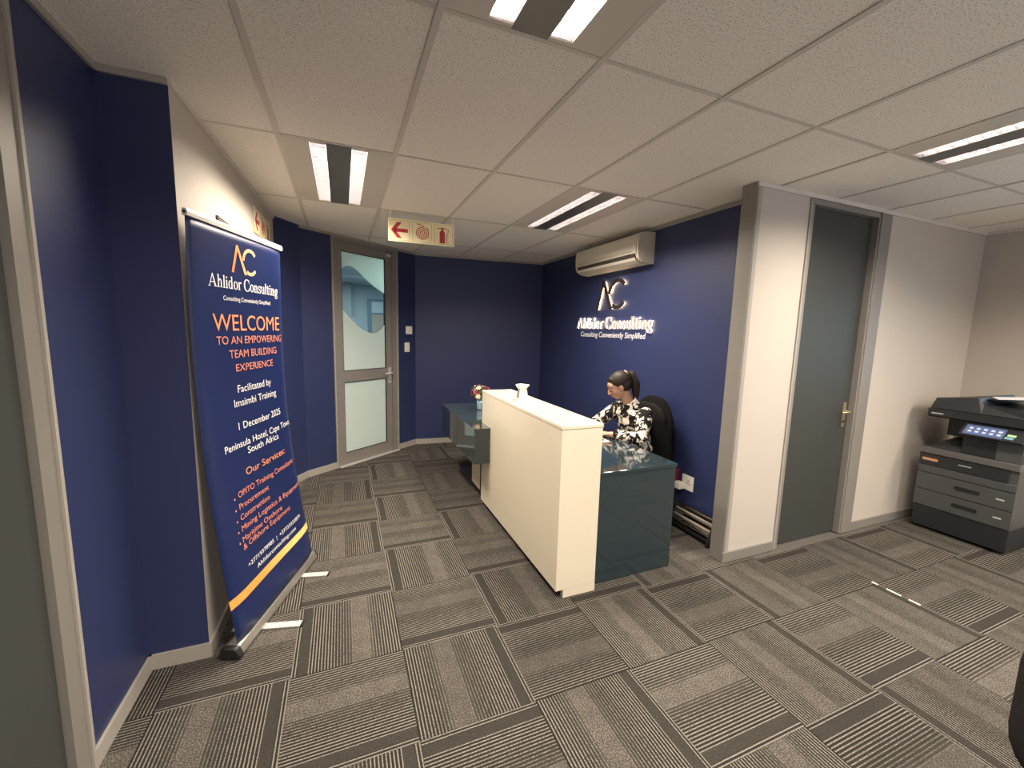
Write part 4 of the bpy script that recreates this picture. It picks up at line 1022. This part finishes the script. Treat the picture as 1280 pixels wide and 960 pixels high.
# blouse
g = MB()
for p, r_ in ((hip+Vector((0,0,.02)), (.135,.178,.10)), (hip*.6+chest*.4, (.125,.160,.14)), (chest, (.128,.172,.125)), (chest*.45+nk*.55-Vector((0,0,.03)), (.100,.165,.068))): g.ball(p, r_, 22)
for s_, e_, h_ in ((shL, elL, haL), (shR, elR, haR)):
    wr = e_*.17+h_*.83; cap_chain(g, [s_, s_*.5+e_*.5, e_, e_*.5+h_*.5, wr], [.068, .062, .062, .056, .036])
rb2 = random.Random(5)
for k in range(26):                                   # soft folds
    a = rb2.choice(((shL, elL), (elL, haL), (chest, hip), (shR, elR))); t_ = rb2.uniform(.1, .75); p = a[0]*(1-t_)+a[1]*t_
    o_ = Vector((rb2.uniform(-1,1), rb2.uniform(-1,1), rb2.uniform(-.6,.6))).normalized()*(.048 if a[0] is not chest else .115); g.ball(p+o_, (.024, .024, .011), 10, Euler((rb2.uniform(-1,1), rb2.uniform(-1,1), 0)).to_matrix().to_4x4())
# collar standing round the neck
remeshed('blouse', g, BLOU, pe, .006, 3)
g = MB(); nd = (hv(-.02,0,-.07)-nk).normalized()
ca = Vector((0,1,0)); cb_ = nd.cross(ca).normalized()
rg = []
for z_, r_ in ((-.030, .082), (.012, .068), (.034, .070), (.030, .074), (.006, .077), (-.030, .090)):
    rg.append([nk+nd*(z_-.012*math.cos(a))+(ca*math.cos(a+PI/2)+cb_*math.sin(a+PI/2))*r_ for a in [2*PI*k/24 for k in range(24)]])
g.loft(rg, caps=False); put('collar', g, BLOU, pe, smooth=True)
g = MB()
for s_ in (-1, 1):
    k = hip+Vector((-.40, .10*s_, -.03)); an = Vector((k.x-.03, k.y, .10))
    cap_chain(g, [hip+Vector((0, .085*s_, -.02)), hip*.5+k*.5+Vector((0, .045*s_, 0)), k], [.100, .088, .070]); cap_chain(g, [k, k*.5+an*.5, an+Vector((0,0,.02))], [.068, .063, .050])
remeshed('trousers', g, TROU, pe, .008, 2)
g = MB()
for s_ in (-1, 1):
    k = hip+Vector((-.40, .10*s_, -.03)); an = Vector((k.x-.03, k.y, .10))
    cap_chain(g, [an-Vector((-.01,0,.045)), an+Vector((-.05, 0, -.055)), an+Vector((-.12, 0, -.066))], [.044, .040, .032])
remeshed('shoes', g, BLACKP, pe, .006, 2)
# face details
EYE = mat('eye_dark', (.02,.012,.01), .2); LIP = mat('lip_rose', (.36,.085,.075), .4)
for s_ in (-1, 1):
    g = MB(); cap_chain(g, [hv(.086, .040*s_, .005), hv(.0905, .029*s_, .001), hv(.0885, .018*s_, .003)], [.0016, .0026, .0016], 6); put('eyelashes', g, EYE, pe)
    g = MB(); cap_chain(g, [hv(.080, .046*s_, .026), hv(.0905, .032*s_, .031), hv(.0915, .016*s_, .028)], [.0018, .0030, .0026], 6); put('eyebrow', g, HAIR, pe)
g = MB(); cap_chain(g, [hv(.078, -.019, -.050), hv(.0915, -.006, -.0475), hv(.0915, .006, -.0475), hv(.078, .019, -.050)], [.0025, .0048, .0048, .0025], 8); cap_chain(g, [hv(.080, -.014, -.056), hv(.0915, 0, -.058), hv(.080, .014, -.056)], [.003, .0055, .003], 8); put('lips', g, LIP, pe, smooth=True)
# hair: a swept-back cap, a ponytail and its tie
g = MB()
g.ball(hv(-.026, 0, .042), (.101, .081, .087), 24, R3); g.ball(hv(-.048, 0, .004), (.070, .080, .072), 20, R3); g.ball(hv(.030, 0, .082), (.040, .050, .030), 16, R3)
remeshed('hair', g, HAIR, pe, .0035, 4)
g = MB(); pb0 = hv(-.105, 0, .075)
cap_chain(g, [hv(-.080, 0, .072), pb0, pb0+Vector((.045, -.012, -.015)), pb0+Vector((.080, -.022, -.085)), pb0+Vector((.088, -.030, -.17)), pb0+Vector((.080, -.036, -.235))], [.030, .026, .040, .040, .030, .012], 14)
for k in range(14):
    a = 2*PI*k/14; o_ = Vector((math.cos(a)*.022, math.sin(a)*.026, 0))
    cap_chain(g, [pb0+o_*.5, pb0+Vector((.048, -.012, -.015))+o_*1.3, pb0+Vector((.082, -.022, -.085))+o_*1.3, pb0+Vector((.088, -.030, -.17))+o_*.95, pb0+Vector((.083, -.036, -.245))+o_*.4], [.008, .011, .012, .009, .003], 6)
put('ponytail', g, HAIR, pe, smooth=True)
g = MB(); ax_ = (pb0-hv(-.08,0,.072)).normalized(); a1 = ax_.orthogonal().normalized(); a2 = ax_.cross(a1)
g.tube([pb0+(a1*math.cos(t_)+a2*math.sin(t_))*.029 for t_ in [2*PI*k/16 for k in range(17)]], .006, 6); put('hair_tie', g, mat('beige_hair_tie', (.42,.36,.30), .6), pe)
# black jacket over the chair back
g = MB(); cxx = 2.80
def jr(z, x, yw, dx, n=28, y0=1.50):
    out = []
    for k in range(n):
        a = 2*PI*k/n; wv_ = 1+.05*math.sin(5*a+z*17)+.03*math.sin(9*a-z*11)
        out.append(Vector((x+dx*math.cos(a)*wv_, y0+yw*math.sin(a)*wv_, z)))
    return out
g.loft([jr(.46, 2.865, .262, .048), jr(.56, 2.868, .265, .058), jr(.75, 2.872, .255, .066), jr(.88, 2.876, .235, .070), jr(.98, 2.880, .195, .066), jr(1.04, 2.882, .140, .054), jr(1.07, 2.883, .07, .026)])
# moved onto the chair back
jk = put('jacket', g, mat('black_wool', (.006, .006, .006), .95, spec=.1, noise=.4, nscale=70), None, smooth=True)
tag(jk, 'black jacket draped over the back of the receptionist chair', 'jacket')
jk.location.x = 0
